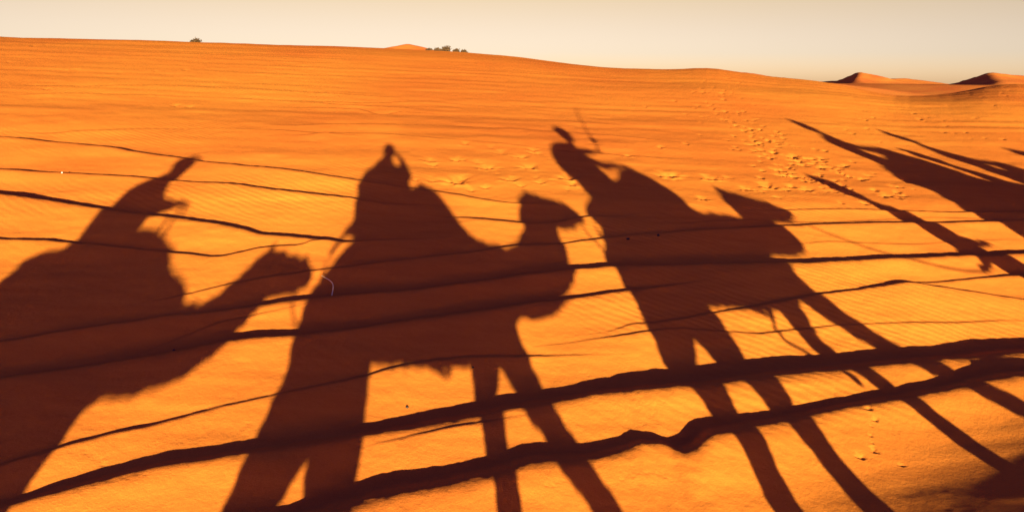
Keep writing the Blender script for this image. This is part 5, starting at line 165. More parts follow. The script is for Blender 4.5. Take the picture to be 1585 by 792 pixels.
def height(x, y):
    r = np.hypot(x, y); z = profile(x, y)
    near = np.clip((60-r)/30, 0, 1)
    ca, sa = math.cos(0.0), math.sin(0.0)
    # streaks along the old tracks and gentle unevenness
    calm = 1-.92*np.exp(-((x-3.1)**2+(y-3.6)**2)/1.3)
    u = x*0.97+y*0.10; v = y-0.10*x
    z = z+near*(0.035*vnoise(u/9+3, v/3.1, 1)*np.clip((r-2)/8, .25, 1)+0.016*np.clip((20-r)/8, .3, 1)*vnoise(u/6, v/.75, 2)+0.0085*vnoise(u/4+7, v/.36+2, 3)*np.clip((r-3)/8, .3, 1)
              +calm*0.005*vnoise(x/.45, y/.28, 4)+0.0018*vnoise(u/1.2, v/.10, 15)*np.clip((14-r)/6, 0, 1)+calm*0.0016*vnoise(x/.11, y/.09, 5)+calm*0.0007*vnoise(x/.045, y/.04, 6))
    z = z+np.clip((r-6)/6, 0, 1)*np.clip((17-r)/6, 0, 1)*0.008*vnoise(u/14, v/.55, 11)
    amp = np.clip((r-8)/20, 0, 1)*near
    z = z+amp*0.02*vnoise(u/20, v/1.6, 8)*np.clip((26-r)/8, .3, 1)+amp*.006*vnoise(u/9, v/.8, 14)+np.clip((r-25)/10, 0, 1)*near*0.05*vnoise(x/1.7, y/5, 9)*0.6
    for key, pts in RIDGES:
        p = np.array(pts); x0, x1 = p[0, 0], p[-1, 0]
        # carry the long ruts on beyond the picture
        ext_l = {'A': 1, 'C': 1, 'D': 1, 'G': 1, 'H': 1, 'I': 1, 'J': 1, 'M': 1, 'B': 1}.get(key, 0); ext_r = {'A': 1, 'B': 1, 'D': 1, 'E': 1, 'F': 1, 'N': 1, 'P': 1}.get(key, 0)
        sl = (p[8, 1]-p[0, 1])/(p[8, 0]-p[0, 0]); sr = (p[-1, 1]-p[-9, 1])/(p[-1, 0]-p[-9, 0])
        L_ = 4.0
        p = np.vstack([[x0-L_, p[0, 1]-sl*L_, p[0, 2]*ext_l], [x0-.4, p[0, 1]-sl*.4, p[0, 2]*ext_l], p, [x1+.4, p[-1, 1]+sr*.4, p[-1, 2]*ext_r], [x1+L_, p[-1, 1]+sr*L_, p[-1, 2]*ext_r]])
        sel = (x > x0-L_) & (x < x1+L_)
        xs, ys = x[sel], y[sel]
        yc = np.interp(xs, p[:, 0], p[:, 1]); H = np.interp(xs, p[:, 0], p[:, 2])
        wob = 0.006*vnoise(xs/.35, ys*0+3, 21)+0.005*vnoise(xs/.07, ys*0+9, 22)+0.003*vnoise(xs/.025, ys*0+4, 24)
        gx_ = np.linspace(p[0, 0], p[-1, 0], 400); gs_ = np.gradient(np.interp(gx_, p[:, 0], p[:, 1]), gx_); gs_ = np.convolve(np.pad(gs_, 20, 'edge'), np.hanning(41)/np.hanning(41).sum(), 'valid'); slope = np.interp(xs, gx_, gs_); pass
        s = (ys-yc)/np.sqrt(1+slope*slope)+wob*np.clip(H/.1, .2, 1)
        H = H*(1+.30*vnoise(xs/.55+5, ys*0+17, 23)*np.clip((.12-H)/.08, 0, 1)); wu = 0.22+2.2*H; wd = 0.03+2.3*H; wr = 0.30+1.6*H; eps = .02+.35*H
        up = 0.5*H*np.exp(-(np.sqrt(np.maximum(-s, 0)**2+eps*eps)-eps)/wu)
        t = np.clip(s/wd, 0, 1)**1.35; t = t*t*(3-2*t)
        down = 0.5*H-(0.85*H)*t
        rec = -0.35*H*np.exp(-(np.maximum(s-wd, 0)/wr)**2)
        prof = np.where(s < 0, up, np.where(s < wd, down, rec))
        z[sel] += prof
    for px, py, rad, dep in PITS:
        rr = rad*2.6
        sel = (np.abs(x-px) < rr) & (np.abs(y-py) < rr)
        if not sel.any(): continue
        dx, dy = x[sel]-px, y[sel]-py
        th = (px*17.3+py*9.1) % 3.14; c, s_ = math.cos(th), math.sin(th)
        wb = 1+.25*np.sin(3*np.arctan2(dy, dx)+th*5)+.15*np.sin(7*np.arctan2(dy, dx)+th*3)
        near_ = dy < 0; dy = np.where(dy > 0, dy*.5, dy*1.7)          # a foot pushes sand up against the slope: steep near wall, long far side
        q = ((c*dx+s_*dy)**2*0.85+(c*dy-s_*dx)**2*1.15)/(rad*wb)**2
        z[sel] += np.clip((6-q)/2, 0, 1)*(-.8*dep*np.exp(-q*1.4)+(0.3 if rad > .03 else .1)*dep*np.exp(-(np.sqrt(q)-1.2)**2*5)*near_*np.clip(-(py-y[sel])/(-.3*rad)*1.0, 0, 1))
    # an added swell, shaped to shade the near right corner: its far side falls about as steeply as the sun's rays
    th = math.radians(32.4); qx, qy = x-2.75, y-4.10
    uu = qx*math.cos(th)+qy*math.sin(th); vv = -qx*math.sin(th)+qy*math.cos(th)
    fall = 0.305*(np.sqrt(vv*vv+0.059)-vv)/2
    cut = np.clip((vv+2.0)/.5, 0, 1); cut = cut*cut*(3-2*cut)
    side = np.clip((uu+1.606)/.613, 0, 1); side = side*side*(3-2*side)
    z += np.minimum(fall, .7)*cut*side*MOUND*np.exp(-(np.maximum(vv, 0)/.4)**2)*np.clip((1.9-uu)/1.0, 0, 1)
    return z
MOUND = 1.0
def ground_z(x, y): return float(height(np.array([float(x)]), np.array([float(y)]))[0])

def build_ground():
    # rows are close together near the caravan and wide apart at the horizon; columns are fine over the open slope
    inv = np.linspace(1/2.9, 1/36., 1120); r_near = 1/inv
    r_all = np.concatenate([[0.02, .35, .7, 1.05, 1.4, 1.75, 2.1, 2.4, 2.65], r_near, np.geomspace(38, 4000, 60)])
    lim = math.radians(47)
    az = np.concatenate([np.linspace(-math.pi, -lim, 90)[:-1], np.linspace(-lim, lim, 1000), np.linspace(lim, math.pi, 90)[1:-1]])
    Rr, Az = np.meshgrid(r_all, az, indexing='ij')
    X = Rr*np.sin(Az); Y = Rr*np.cos(Az)
    Z = height(X.ravel(), Y.ravel())
    n, k = len(r_all), len(az)
    co = np.stack([X.ravel(), Y.ravel(), Z], 1).astype(np.float32)
    i = np.arange(n-1)[:, None]; j = np.arange(k)[None, :]; j2 = (j+1) % k
    quads = np.stack([i*k+j, i*k+j2, (i+1)*k+j2, (i+1)*k+j], -1).reshape(-1, 4).astype(np.int32)
    me = bpy.data.meshes.new('desert_ground'); me.vertices.add(len(co)); me.vertices.foreach_set('co', co.ravel())
    me.loops.add(quads.size); me.loops.foreach_set('vertex_index', quads.ravel())
    me.polygons.add(len(quads)); me.polygons.foreach_set('loop_start', np.arange(0, quads.size, 4, dtype=np.int32))
    me.update(calc_edges=True); me.validate()
    me.polygons.foreach_set('use_smooth', np.ones(len(me.polygons), dtype=bool))
    me.materials.append(M_SAND)
    o = bpy.data.objects.new('ground', me); col.objects.link(o); o['kind'] = 'structure'
    return o
build_ground()

# ------------------------------------------------------------------ far dunes
def at(xpx, ypx, dist):      # a point in the direction measured in the survey of the place
    d = FWD*1106.1+RIGHT*(xpx-792.5)+UP*(396-ypx); d.normalize()
    return Vector((0, 0, CAM_H))+d*(dist/math.hypot(d.x, d.y))
def dune(name, peak, faces, size, base, seed, power=26.0, crest_noise=.15, n=170):
    """a dune as the lower envelope of its slopes: faces = (direction it faces in degrees, steepness)"""
    g = np.linspace(-1, 1, n); X, Y = np.meshgrid(g*size[0]+peak.x, g*size[1]+peak.y, indexing='ij')
    dx, dy = X-peak.x, Y-peak.y
    wx = 0.9*vnoise(X/14+seed, Y/14, seed)*size[0]/60; wy = 0.9*vnoise(X/14, Y/14+seed, seed+1)*size[0]/60
    w0 = np.clip(np.hypot(dx, dy)/12, 0, 1); dx = dx+wx*w0; dy = dy+wy*w0
    hs = []
    for ang, k, off in faces:
        a = math.radians(ang); hs.append(-(dx*math.cos(a)+dy*math.sin(a)+off)*k)
    hs = np.stack(hs); Z = peak.z+np.min(hs, 0)
    Z = Z+0.08*vnoise(X/3, Y/3, seed+3)
    floor = base-0.16*np.maximum(np.hypot(X-peak.x, (Y-peak.y)*.8)-size[0]*.45, 0)      # the sand flat it stands on
    k_ = 0.25; Z = np.maximum(Z, floor)+k_*np.exp(-np.abs(Z-floor)/k_)*.5
    bm_ = np.stack([X.ravel(), Y.ravel(), Z.ravel()], 1)
    i = np.arange(n-1)[:, None]; j = np.arange(n-1)[None, :]
    q = np.stack([i*n+j, (i+1)*n+j, (i+1)*n+j+1, i*n+j+1], -1).reshape(-1, 4)
    me = bpy.data.meshes.new(name); me.from_pydata(bm_.tolist(), [], q.tolist()); me.polygons.foreach_set('use_smooth', np.ones(len(me.polygons), dtype=bool))
    me.materials.append(M_DUNE); o = bpy.data.objects.new(name, me); col.objects.link(o); o['kind'] = 'structure'
    return o
dune('dune', Vector((109.96, 235.60, 6.08)), [(171,.66,0),(-78,.20,0),(-12,.26,0),(85,.35,0)],(85,100),2.3,31)
dune('dune', Vector((131.44, 247.23, 4.30)), [(188,.06,0),(-75,.16,0),(-5,.2,0),(85,.3,0)],(140,120),2.0,36)
dune('dune', Vector((129.83, 201.85, 5.79)), [(168,.5,0),(-78,.17,0),(-12,.13,0),(85,.35,0)],(110,110),2.4,41)
dune('dune', Vector((38.59, 144.95, 5.17)), [(180,.12,0),(-80,.15,0),(0,.14,0),(85,.3,0)],(90,90),-8,46)
dune('dune', Vector((-28.14, 198.01, 11.57)), [(185,.24,0),(-85,.22,0),(0,.22,0),(85,.3,0)],(80,80),5,51)


# ------------------------------------------------------------------ mesh helpers
def thing(name, label, cat, loc=(0, 0, 0), rotz=0, group=None):
    o = bpy.data.objects.new(name, None); col.objects.link(o); o.location = loc; o.rotation_euler = (0, 0, rotz); o.empty_display_size = .2
    o['label'] = label; o['category'] = cat
    if group: o['group'] = group
    return o
def obj(name, bm, mat, parent=None, smooth=True):
    bmesh.ops.recalc_face_normals(bm, faces=bm.faces)
    me = bpy.data.meshes.new(name); bm.to_mesh(me); bm.free()
    if smooth: me.polygons.foreach_set('use_smooth', np.ones(len(me.polygons), dtype=bool))
    me.materials.append(mat); o = bpy.data.objects.new(name, me); col.objects.link(o)
    if parent: o.parent = parent
    return o
def tag(o, label, cat, group=None):
    o['label'] = label; o['category'] = cat
    if group: o['group'] = group
def catmull(P, sub=5):
    P = [np.array(p, float) for p in P]
    if len(P) < 3: return P
    Q = [2*P[0]-P[1]]+P+[2*P[-1]-P[-2]]; out = []
    for i in range(1, len(Q)-2):
        for k in range(sub):
            t = k/sub; out.append(.5*((2*Q[i])+(-Q[i-1]+Q[i+1])*t+(2*Q[i-1]-5*Q[i]+4*Q[i+1]-Q[i+2])*t*t+(-Q[i-1]+3*Q[i]-3*Q[i+1]+Q[i+2])*t**3))
    out.append(P[-1]); return out
def tube(bm, pts, n=14, sub=5, flat=False):
    """pts: (x, y, z, side radius[, other radius]); rounded ends"""
    pts = [tuple(p) if len(p) == 5 else tuple(p)+(p[3],) for p in pts]
    S = catmull(pts, sub); S = np.array(S); rings = []
    def frame(i):
        a = S[max(i-1, 0), :3]; b = S[min(i+1, len(S)-1), :3]; t = b-a; t /= (np.linalg.norm(t)+1e-9)
        ref = np.array([0, 1, 0.]) if abs(t[1]) < .85 else np.array([1, 0, 0.])
        s = ref-t*(ref@t); s /= np.linalg.norm(s); return t, s, np.cross(t, s)
    def ring(c, s, q, rs, rn):
        return [bm.verts.new(tuple(c+s*rs*math.cos(2*math.pi*k/n)+q*rn*math.sin(2*math.pi*k/n))) for k in range(n)]
    for i in range(len(S)):
        t, s, q = frame(i); c = S[i, :3]; rs, rn = max(S[i, 3], .002), max(S[i, 4], .002); m_ = min(rs, rn)
        if i == 0 and not flat:
            for e, k in ((.95, .3), (.7, .72)): rings.append(ring(c-t*m_*e*.9, s, q, rs*k, rn*k))
        rings.append(ring(c, s, q, rs, rn))
        if i == len(S)-1 and not flat:
            for e, k in ((.7, .72), (.95, .3)): rings.append(ring(c+t*m_*e*.9, s, q, rs*k, rn*k))
    for A, B in zip(rings, rings[1:]):
        for k in range(n): bm.faces.new((A[k], A[(k+1) % n], B[(k+1) % n], B[k]))
    bm.faces.new(rings[0][::-1]); bm.faces.new(rings[-1])
def ball(bm, c, r):
    rr = (r, r, r) if not isinstance(r, tuple) else r
    bmesh.ops.create_icosphere(bm, subdivisions=3, radius=1, matrix=Matrix.Translation(c) @ Matrix.Diagonal((*rr, 1)))
def box(bm, c, s, rot=None):
    mt = Matrix.Translation(c) @ (rot.to_4x4() if rot else Matrix.Identity(4)) @ Matrix.Diagonal((*s, 1))
    bmesh.ops.create_cube(bm, size=1, matrix=mt)
def fuse(o, voxel, smooth=4, tuft=0.0, size=.08):
    r = o.modifiers.new('fuse', 'REMESH'); r.mode = 'VOXEL'; r.voxel_size = voxel; r.use_smooth_shade = True
    s = o.modifiers.new('soften', 'SMOOTH'); s.iterations = smooth; s.factor = .5
    if tuft:
        t = bpy.data.textures.new('tufts', 'CLOUDS'); t.noise_scale = size; t.noise_depth = 3
        d = o.modifiers.new('tufts', 'DISPLACE'); d.texture = t; d.strength = tuft; d.mid_level = .5; d.texture_coords = 'LOCAL'
    return o

M_FUR = material('camel_fur', (0.22, 0.125, 0.06), 0.95, 9, 0.6, 0.5, 120)
M_FUR2 = material('dark_camel_fur', (0.12, 0.065, 0.032), 0.95, 9, 0.6, 0.5, 120)
M_FUR3 = material('pale_camel_fur', (0.30, 0.20, 0.115), 0.95, 9, 0.7, 0.5, 120)
M_BLANKET = material('woven_blanket', (0.26, 0.04, 0.03), 0.95, 14, 0.5, 0.5, 200)
M_BLANKET2 = material('blue_blanket', (0.035, 0.06, 0.16), 0.95, 14, 0.5, 0.5, 200)
M_PAD = material('straw_pad', (0.20, 0.14, 0.07), 0.95, 30, 0.6, 0.6, 90)
M_IRON = material('worn_iron', (0.10, 0.09, 0.085), 0.5, 20, 0.6, spec=.5)
M_ROPE = material('hemp_rope', (0.32, 0.24, 0.14), 0.95, 80, 0.6, 0.5, 300)
M_SKIN = material('skin', (0.30, 0.16, 0.10), 0.6, 12, 0.9, 0.1, 150)
M_HAIR = material('dark_hair', (0.03, 0.02, 0.015), 0.7, 60, 0.5)
M_EYE = material('dark_eye', (0.02, 0.015, 0.012), 0.15, spec=.6)
M_LEATHER = material('brown_leather', (0.12, 0.06, 0.03), 0.6, 30, 0.7)
M_BLACK = material('black_plastic', (0.02, 0.02, 0.022), 0.4, spec=.5)
M_GLASS = material('lens_glass', (0.01, 0.012, 0.02), 0.05, spec=.8)
CLOTH = {k: material(k+'_cloth', c, 0.95, 16, 0.75, 0.4, 180) for k, c in
         dict(blue=(0.03, 0.07, 0.18), denim=(0.07, 0.11, 0.19), white=(0.5, 0.47, 0.42), grey=(0.12, 0.12, 0.125), green=(0.10, 0.15, 0.08), indigo=(0.03, 0.06, 0.22), tan=(0.25, 0.18, 0.11), red=(0.25, 0.035, 0.03), black=(0.03, 0.03, 0.035)).items()}

# ------------------------------------------------------------------ camels (local x = forward, y = towards the slope, z = up)
YAW = 0.4193; AX = Vector((math.cos(YAW), math.sin(YAW), 0)); LAT = Vector((-math.sin(YAW), math.cos(YAW), 0))
def plane_z(x, y): return A_*x+B_*y
def spot(ax, lat=0.0):
    p = AX*ax+LAT*lat; return Vector((p.x, p.y, plane_z(p.x, p.y)))
# the caravan walks across the slope: local height is measured from ground that rises with x and y
GX = A_*math.cos(YAW)+B_*math.sin(YAW); GY = -A_*math.sin(YAW)+B_*math.cos(YAW)
def lift(bm):
    for v in bm.verts: v.co.z += GX*v.co.x+GY*v.co.y*0.0
def make_camel(label, ax, lat, pose, fur, blanket, group='camels of the caravan'):
    t = thing('camel', label, 'camel', spot(ax, lat), YAW, group)
    bm = bmesh.new()
    # trunk: x, top, bottom, half width
    tr = pose['trunk']
    tube(bm, [(x, 0, (a+b)/2, w, (a-b)/2) for x, a, b, w in tr], 20)
    tube(bm, pose['neck'], 16); tube(bm, pose['head'], 16)
    for s in (-1, 1):       # ears, nostril and brow bumps, eye sockets
        ex, ez = pose['ear']
        tube(bm, [(ex-.02, s*.07, ez-.09, .035), (ex, s*.10, ez-.04, .032), (ex+.01, s*.11, ez, .012)], 8, 3)
        hx, hz = pose['eye']; ball(bm, (hx, s*.085, hz), .04)
    for leg in pose['legs']: tube(bm, leg, 12)
    for f_ in pose['feet']: tube(bm, [(f_[0]-.04, f_[1], .06, .085, .06), (f_[0]+.09, f_[1], .045, .095, .045)], 12, 3)
    tube(bm, [(-.74, 0, 1.62, .05), (-.80, 0, 1.45, .03), (-.80, 0, 1.2, .022), (-.77, 0, 1.0, .035), (-.76, 0, .92, .02)], 8)
    lift(bm); body = fuse(obj('body', bm, fur, t), .021, 4, .055, .06)
    hx, hz = pose['eye']
    for s in (-1, 1): bm = bmesh.new(); ball(bm, (hx+.01, s*.118, hz), .017); lift(bm); obj('eye', bm, M_EYE, body)
    # saddle: blankets, a straw pad round the hump, an iron hoop handle
    bm = bmesh.new(); tube(bm, [(x, 0, z, w, h) for x, z, w, h in pose['saddle']], 20); lift(bm); fuse(obj('saddle_blanket', bm, blanket, t), .025, 5, .02, .1)
    bm = bmesh.new(); tube(bm, [(-.36, .0, 2.02, .20, .07), (-.32, .24, 2.0, .08), (0, .33, 1.98, .08), (.35, .25, 2.02, .08), (.42, 0, 2.08, .08), (.35, -.25, 2.02, .08), (0, -.33, 1.98, .08), (-.32, -.24, 2.0, .08), (-.36, 0, 2.02, .08)], 10); lift(bm); obj('straw_pad', bm, M_PAD, t)
    bm = bmesh.new(); hpx, hpz = pose['pommel']
    for s in (-1, 1): tube(bm, [(hpx+.04, s*.2, 2.0, .013), (hpx+.02, s*.13, hpz-.04, .013), (hpx, s*.12, hpz, .014)], 8, 4)
    tube(bm, [(hpx, -.13, hpz, .017), (hpx, .13, hpz, .017)], 8, 3); lift(bm); obj('saddle_handle', bm, M_IRON, t)
    bm = bmesh.new()
    tube(bm, [(.30, .0, 1.225, .03, .008), (.32, .27, 1.25, .03, .012), (.34, .37, 1.6, .03, .012), (.34, .3, 1.95, .03, .012)], 8); tube(bm, [(.30, .0, 1.225, .03, .008), (.32, -.27, 1.25, .03, .012), (.34, -.37, 1.6, .03, .012), (.34, -.3, 1.95, .03, .012)], 8)
    lift(bm); obj('girth', bm, M_ROPE, t)
    if pose.get('strap'):
        for st in pose['strap']: bm = bmesh.new(); tube(bm, st, 8); lift(bm); obj('hanging_strap', bm, M_ROPE, t)
    # halter: noseband, cheek ropes
    bm = bmesh.new(); h = pose['head']; a0, a1 = h[-2], h[-1]; b0 = h[1]
    def hoop(c, r1, r2, ang):
        P = []
        for k in range(13):
            q = 2*math.pi*k/12; P.append((c[0]-math.sin(ang)*math.sin(q)*r2, math.cos(q)*r1, c[2]+math.cos(ang)*math.sin(q)*r2, .009))
        tube(bm, P, 6, 2)
    ang = math.atan2(a1[2]-a0[2], a1[0]-a0[0]); hoop(a0, a0[3]+.012, a0[4 if len(a0) > 4 else 3]+.012, ang); hoop(b0, b0[3]+.012, b0[4 if len(b0) > 4 else 3]+.012, ang)
    for s in (-1, 1): tube(bm, [(a0[0], s*(a0[3]+.012), a0[2], .009), (b0[0], s*(b0[3]+.012), b0[2], .009)], 6, 2)
    lift(bm); obj('halter', bm, M_ROPE, t)
    return t
TR = [(-.66, 1.72, 1.36, .16), (-.52, 1.84, 1.29, .25), (-.30, 1.98, 1.28, .30), (0, 2.12, 1.26, .35), (.28, 2.17, 1.23, .36), (.52, 2.10, 1.21, .34), (.75, 1.97, 1.22, .29), (.95, 1.86, 1.34, .22)]
SADDLE = [(-.28, 1.98, .30, .12), (-.12, 2.03, .36, .16), (.1, 2.08, .38, .17), (.36, 2.13, .32, .27), (.50, 2.07, .28, .22), (.62, 2.0, .24, .15)]
POSE2 = dict(trunk=TR, saddle=SADDLE, pommel=(.40, 2.40), ear=(1.80, 2.25), eye=(1.93, 2.09),
    neck=[(.80, 0, 1.62, .20, .26), (1.02, 0, 1.61, .16, .21), (1.25, 0, 1.575, .13, .21), (1.45, 0, 1.62, .12, .22), (1.63, 0, 1.72, .12, .23), (1.70, 0, 1.86, .12, .20), (1.71, 0, 2.02, .12, .18)],
    head=[(1.70, 0, 2.07, .11, .15), (1.86, 0, 2.045, .115, .155), (2.02, 0, 2.0, .095, .15), (2.15, 0, 1.98, .08, .125), (2.26, 0, 1.95, .065, .07)],
    legs=[[(-.50, .15, 1.45, .13, .21), (-.59, .17, 1.25, .11, .20), (-.76, .17, 1.04, .08, .15), (-.93, .17, .80, .065, .075), (-.93, .17, .62, .06, .06), (-.86, .17, .3, .05, .05), (-.84, .17, .08, .055, .055)],
          [(-.45, -.15, 1.45, .13, .20), (-.45, -.17, 1.25, .11, .19), (-.46, -.17, 1.04, .08, .16), (-.55, -.17, .78, .065, .075), (-.58, -.17, .62, .06, .06), (-.48, -.17, .3, .05, .05), (-.45, -.17, .08, .055, .055)],
          [(.74, .16, 1.5, .11, .18), (.74, .17, 1.28, .09, .14), (.66, .17, 1.05, .07, .08), (.63, .17, .85, .06, .075), (.62, .17, .72, .065, .07), (.60, .17, .4, .045, .045), (.60, .17, .08, .05, .05)],
          [(.80, -.16, 1.5, .11, .18), (.85, -.17, 1.28, .09, .14), (.96, -.17, 1.04, .07, .085), (1.10, -.17, .86, .06, .075), (1.19, -.17, .72, .065, .07), (1.33, -.17, .4, .045, .045), (1.40, -.17, .10, .05, .05)]],
    feet=[(-.82, .17), (-.43, -.17), (.62, .17), (1.42, -.17)],
    strap=[[(-.34, .25, 2.10, .02), (-.46, .27, 1.98, .02), (-.59, .27, 1.84, .018)], [(-.46, -.2, 2.18, .018), (-.57, -.22, 2.06, .016), (-.71, -.22, 1.92, .014)]])
POSE3 = dict(trunk=TR, saddle=[(-.50, 1.93, .26, .13), (-.3, 2.0, .33, .16), (.0, 2.06, .38, .17), (.33, 2.1, .36, .22), (.52, 2.15, .30, .26), (.66, 2.06, .24, .2)], pommel=(.60, 2.42), ear=(1.60, 2.12), eye=(1.76, 1.93),
    neck=[(.80, 0, 1.64, .20, .25), (1.02, 0, 1.66, .16, .21), (1.22, 0, 1.65, .13, .18), (1.42, 0, 1.62, .12, .165), (1.60, 0, 1.61, .11, .14), (1.55, 0, 1.76, .11, .15), (1.52, 0, 1.92, .11, .13)],
    head=[(1.54, 0, 1.93, .11, .14), (1.68, 0, 1.89, .11, .145), (1.84, 0, 1.84, .095, .13), (1.98, 0, 1.81, .08, .11), (2.10, 0, 1.79, .065, .06)],
    legs=[[(-.55, .15, 1.45, .13, .20), (-.62, .17, 1.25, .11, .19), (-.72, .17, 1.08, .08, .15), (-.74, .17, .88, .065, .095), (-.80, .17, .70, .06, .08), (-.80, .17, .3, .05, .05), (-.78, .17, .08, .055, .055)],
          [(-.42, -.15, 1.45, .13, .20), (-.38, -.17, 1.25, .11, .21), (-.36, -.17, 1.08, .08, .15), (-.38, -.17, .88, .065, .09), (-.38, -.17, .70, .06, .08), (-.30, -.17, .3, .05, .05), (-.27, -.17, .08, .055, .055)],
          [(.74, .16, 1.5, .11, .18), (.68, .17, 1.22, .09, .12), (.61, .17, 1.03, .07, .08), (.70, .17, .86, .06, .07), (.74, .17, .70, .065, .07), (.80, .17, .4, .045, .045), (.84, .17, .08, .05, .05)],
          [(.84, -.16, 1.5, .11, .18), (.95, -.17, 1.24, .09, .13), (1.08, -.17, 1.06, .07, .09), (1.27, -.17, .90, .06, .075), (1.44, -.17, .75, .065, .07), (1.62, -.17, .42, .045, .045), (1.72, -.17, .16, .05, .05)]],
    feet=[(-.76, .17), (-.25, -.17), (.86, .17), (1.74, -.17)],
    strap=[[(.60, .30, 1.35, .012), (.55, .36, 1.22, .013), (.40, .37, 1.06, .014), (.50, .37, .97, .014), (.54, .37, .92, .03)]])
POSE1 = dict(trunk=TR, saddle=[(-.42, 1.88, .28, .13), (-.2, 1.98, .35, .14), (.1, 2.02, .38, .16), (.38, 2.02, .36, .18), (.58, 1.98, .30, .14)], pommel=(.50, 2.40), ear=(1.78, 1.98), eye=(1.86, 1.83),
    neck=[(.80, 0, 1.60, .20, .26), (1.02, 0, 1.53, .16, .20), (1.25, 0, 1.50, .13, .165), (1.45, 0, 1.54, .12, .165), (1.62, 0, 1.65, .11, .17), (1.72, 0, 1.76, .105, .16)],
    head=[(1.70, 0, 1.80, .11, .15), (1.84, 0, 1.785, .115, .15), (1.98, 0, 1.765, .10, .135), (2.08, 0, 1.755, .08, .115), (2.14, 0, 1.74, .065, .08)],
    legs=POSE2['legs'][:2]+[[(.76, .16, 1.5, .12, .20), (.79, .17, 1.28, .10, .17), (.80, .17, 1.08, .08, .13), (.76, .17, .88, .07, .11), (.64, .17, .72, .065, .08), (.60, .17, .4, .045, .045), (.60, .17, .08, .05, .05)], [(.70, -.16, 1.5, .12, .20), (.68, -.17, 1.28, .10, .17), (.58, -.17, 1.08, .08, .13), (.46, -.17, .88, .07, .11), (.42, -.17, .72, .065, .08), (.36, -.17, .4, .045, .045), (.34, -.17, .10, .05, .05)]], feet=[(-.82, .17), (-.43, -.17), (.62, .17), (.36, -.17)])
make_camel('camel at the centre carrying the photographer, its shadow filling the middle of the slope', 0, 0, POSE2, M_FUR, M_BLANKET)
make_camel('camel ahead of the photographer, carrying the rider with the brimmed hat and long switch', 3.05, 0, POSE3, M_FUR3, M_BLANKET2)
make_camel('last camel in the line, its head stretched low behind the photographer', -3.0, 0, POSE1, M_FUR2, M_BLANKET2)
POSE5 = dict(POSE2); POSE5['head'] = [(p[0]-.1, p[1], p[2]+.36, *p[3:]) for p in POSE2['head']]; POSE5['neck'] = POSE2['neck'][:5]+[(1.66, 0, 2.0, .11, .15), (1.62, 0, 2.28, .10, .13)]; POSE5['ear'] = (1.70, 2.62); POSE5['eye'] = (1.83, 2.45)
POSE4 = dict(POSE3); POSE4.pop('strap')
make_camel('camel leading the second string, ahead of the walking guide', 8.65, 0, POSE4, M_FUR, M_BLANKET)
make_camel('camel with its head held high, farthest to the right in the caravan', 10.0, -1.3, POSE5, M_FUR2, M_BLANKET2)


# ------------------------------------------------------------------ people
def hand(bm, w, d, side, curl=.5, s=1.0):
    """palm from wrist w along direction d, four curled fingers and a thumb"""
    w = Vector(w); d = Vector(d).normalized(); up = Vector((0, 0, 1)) if abs(d.z) < .8 else Vector((1, 0, 0))
    a = d.cross(up).normalized()*side; n = a.cross(d).normalized()*side
    c = w+d*.05*s; tube(bm, [(*(w), .024), (*(w+d*.035*s), .03), (*(w+d*.08*s), .034)], 10, 3)
    for k, ln in enumerate((.068, .078, .073, .056)):
        b = w+d*.085*s+a*(.027-.018*k)*s
        p1 = b+d*ln*.45*s; p2 = p1+(d*math.cos(curl)-n*math.sin(curl))*ln*.35*s; p3 = p2+(d*math.cos(2*curl)-n*math.sin(2*curl))*ln*.3*s
        tube(bm, [(*b, .0095), (*p1, .0088), (*p2, .0082), (*p3, .007)], 7, 2)
    b = w+d*.03*s+a*.03*s; p1 = b+(a*.7+d*.6-n*.25)*.035; p2 = p1+(a*.3+d*.8-n*.5)*.03
    tube(bm, [(*b, .012), (*p1, .011), (*p2, .009)], 7, 2)
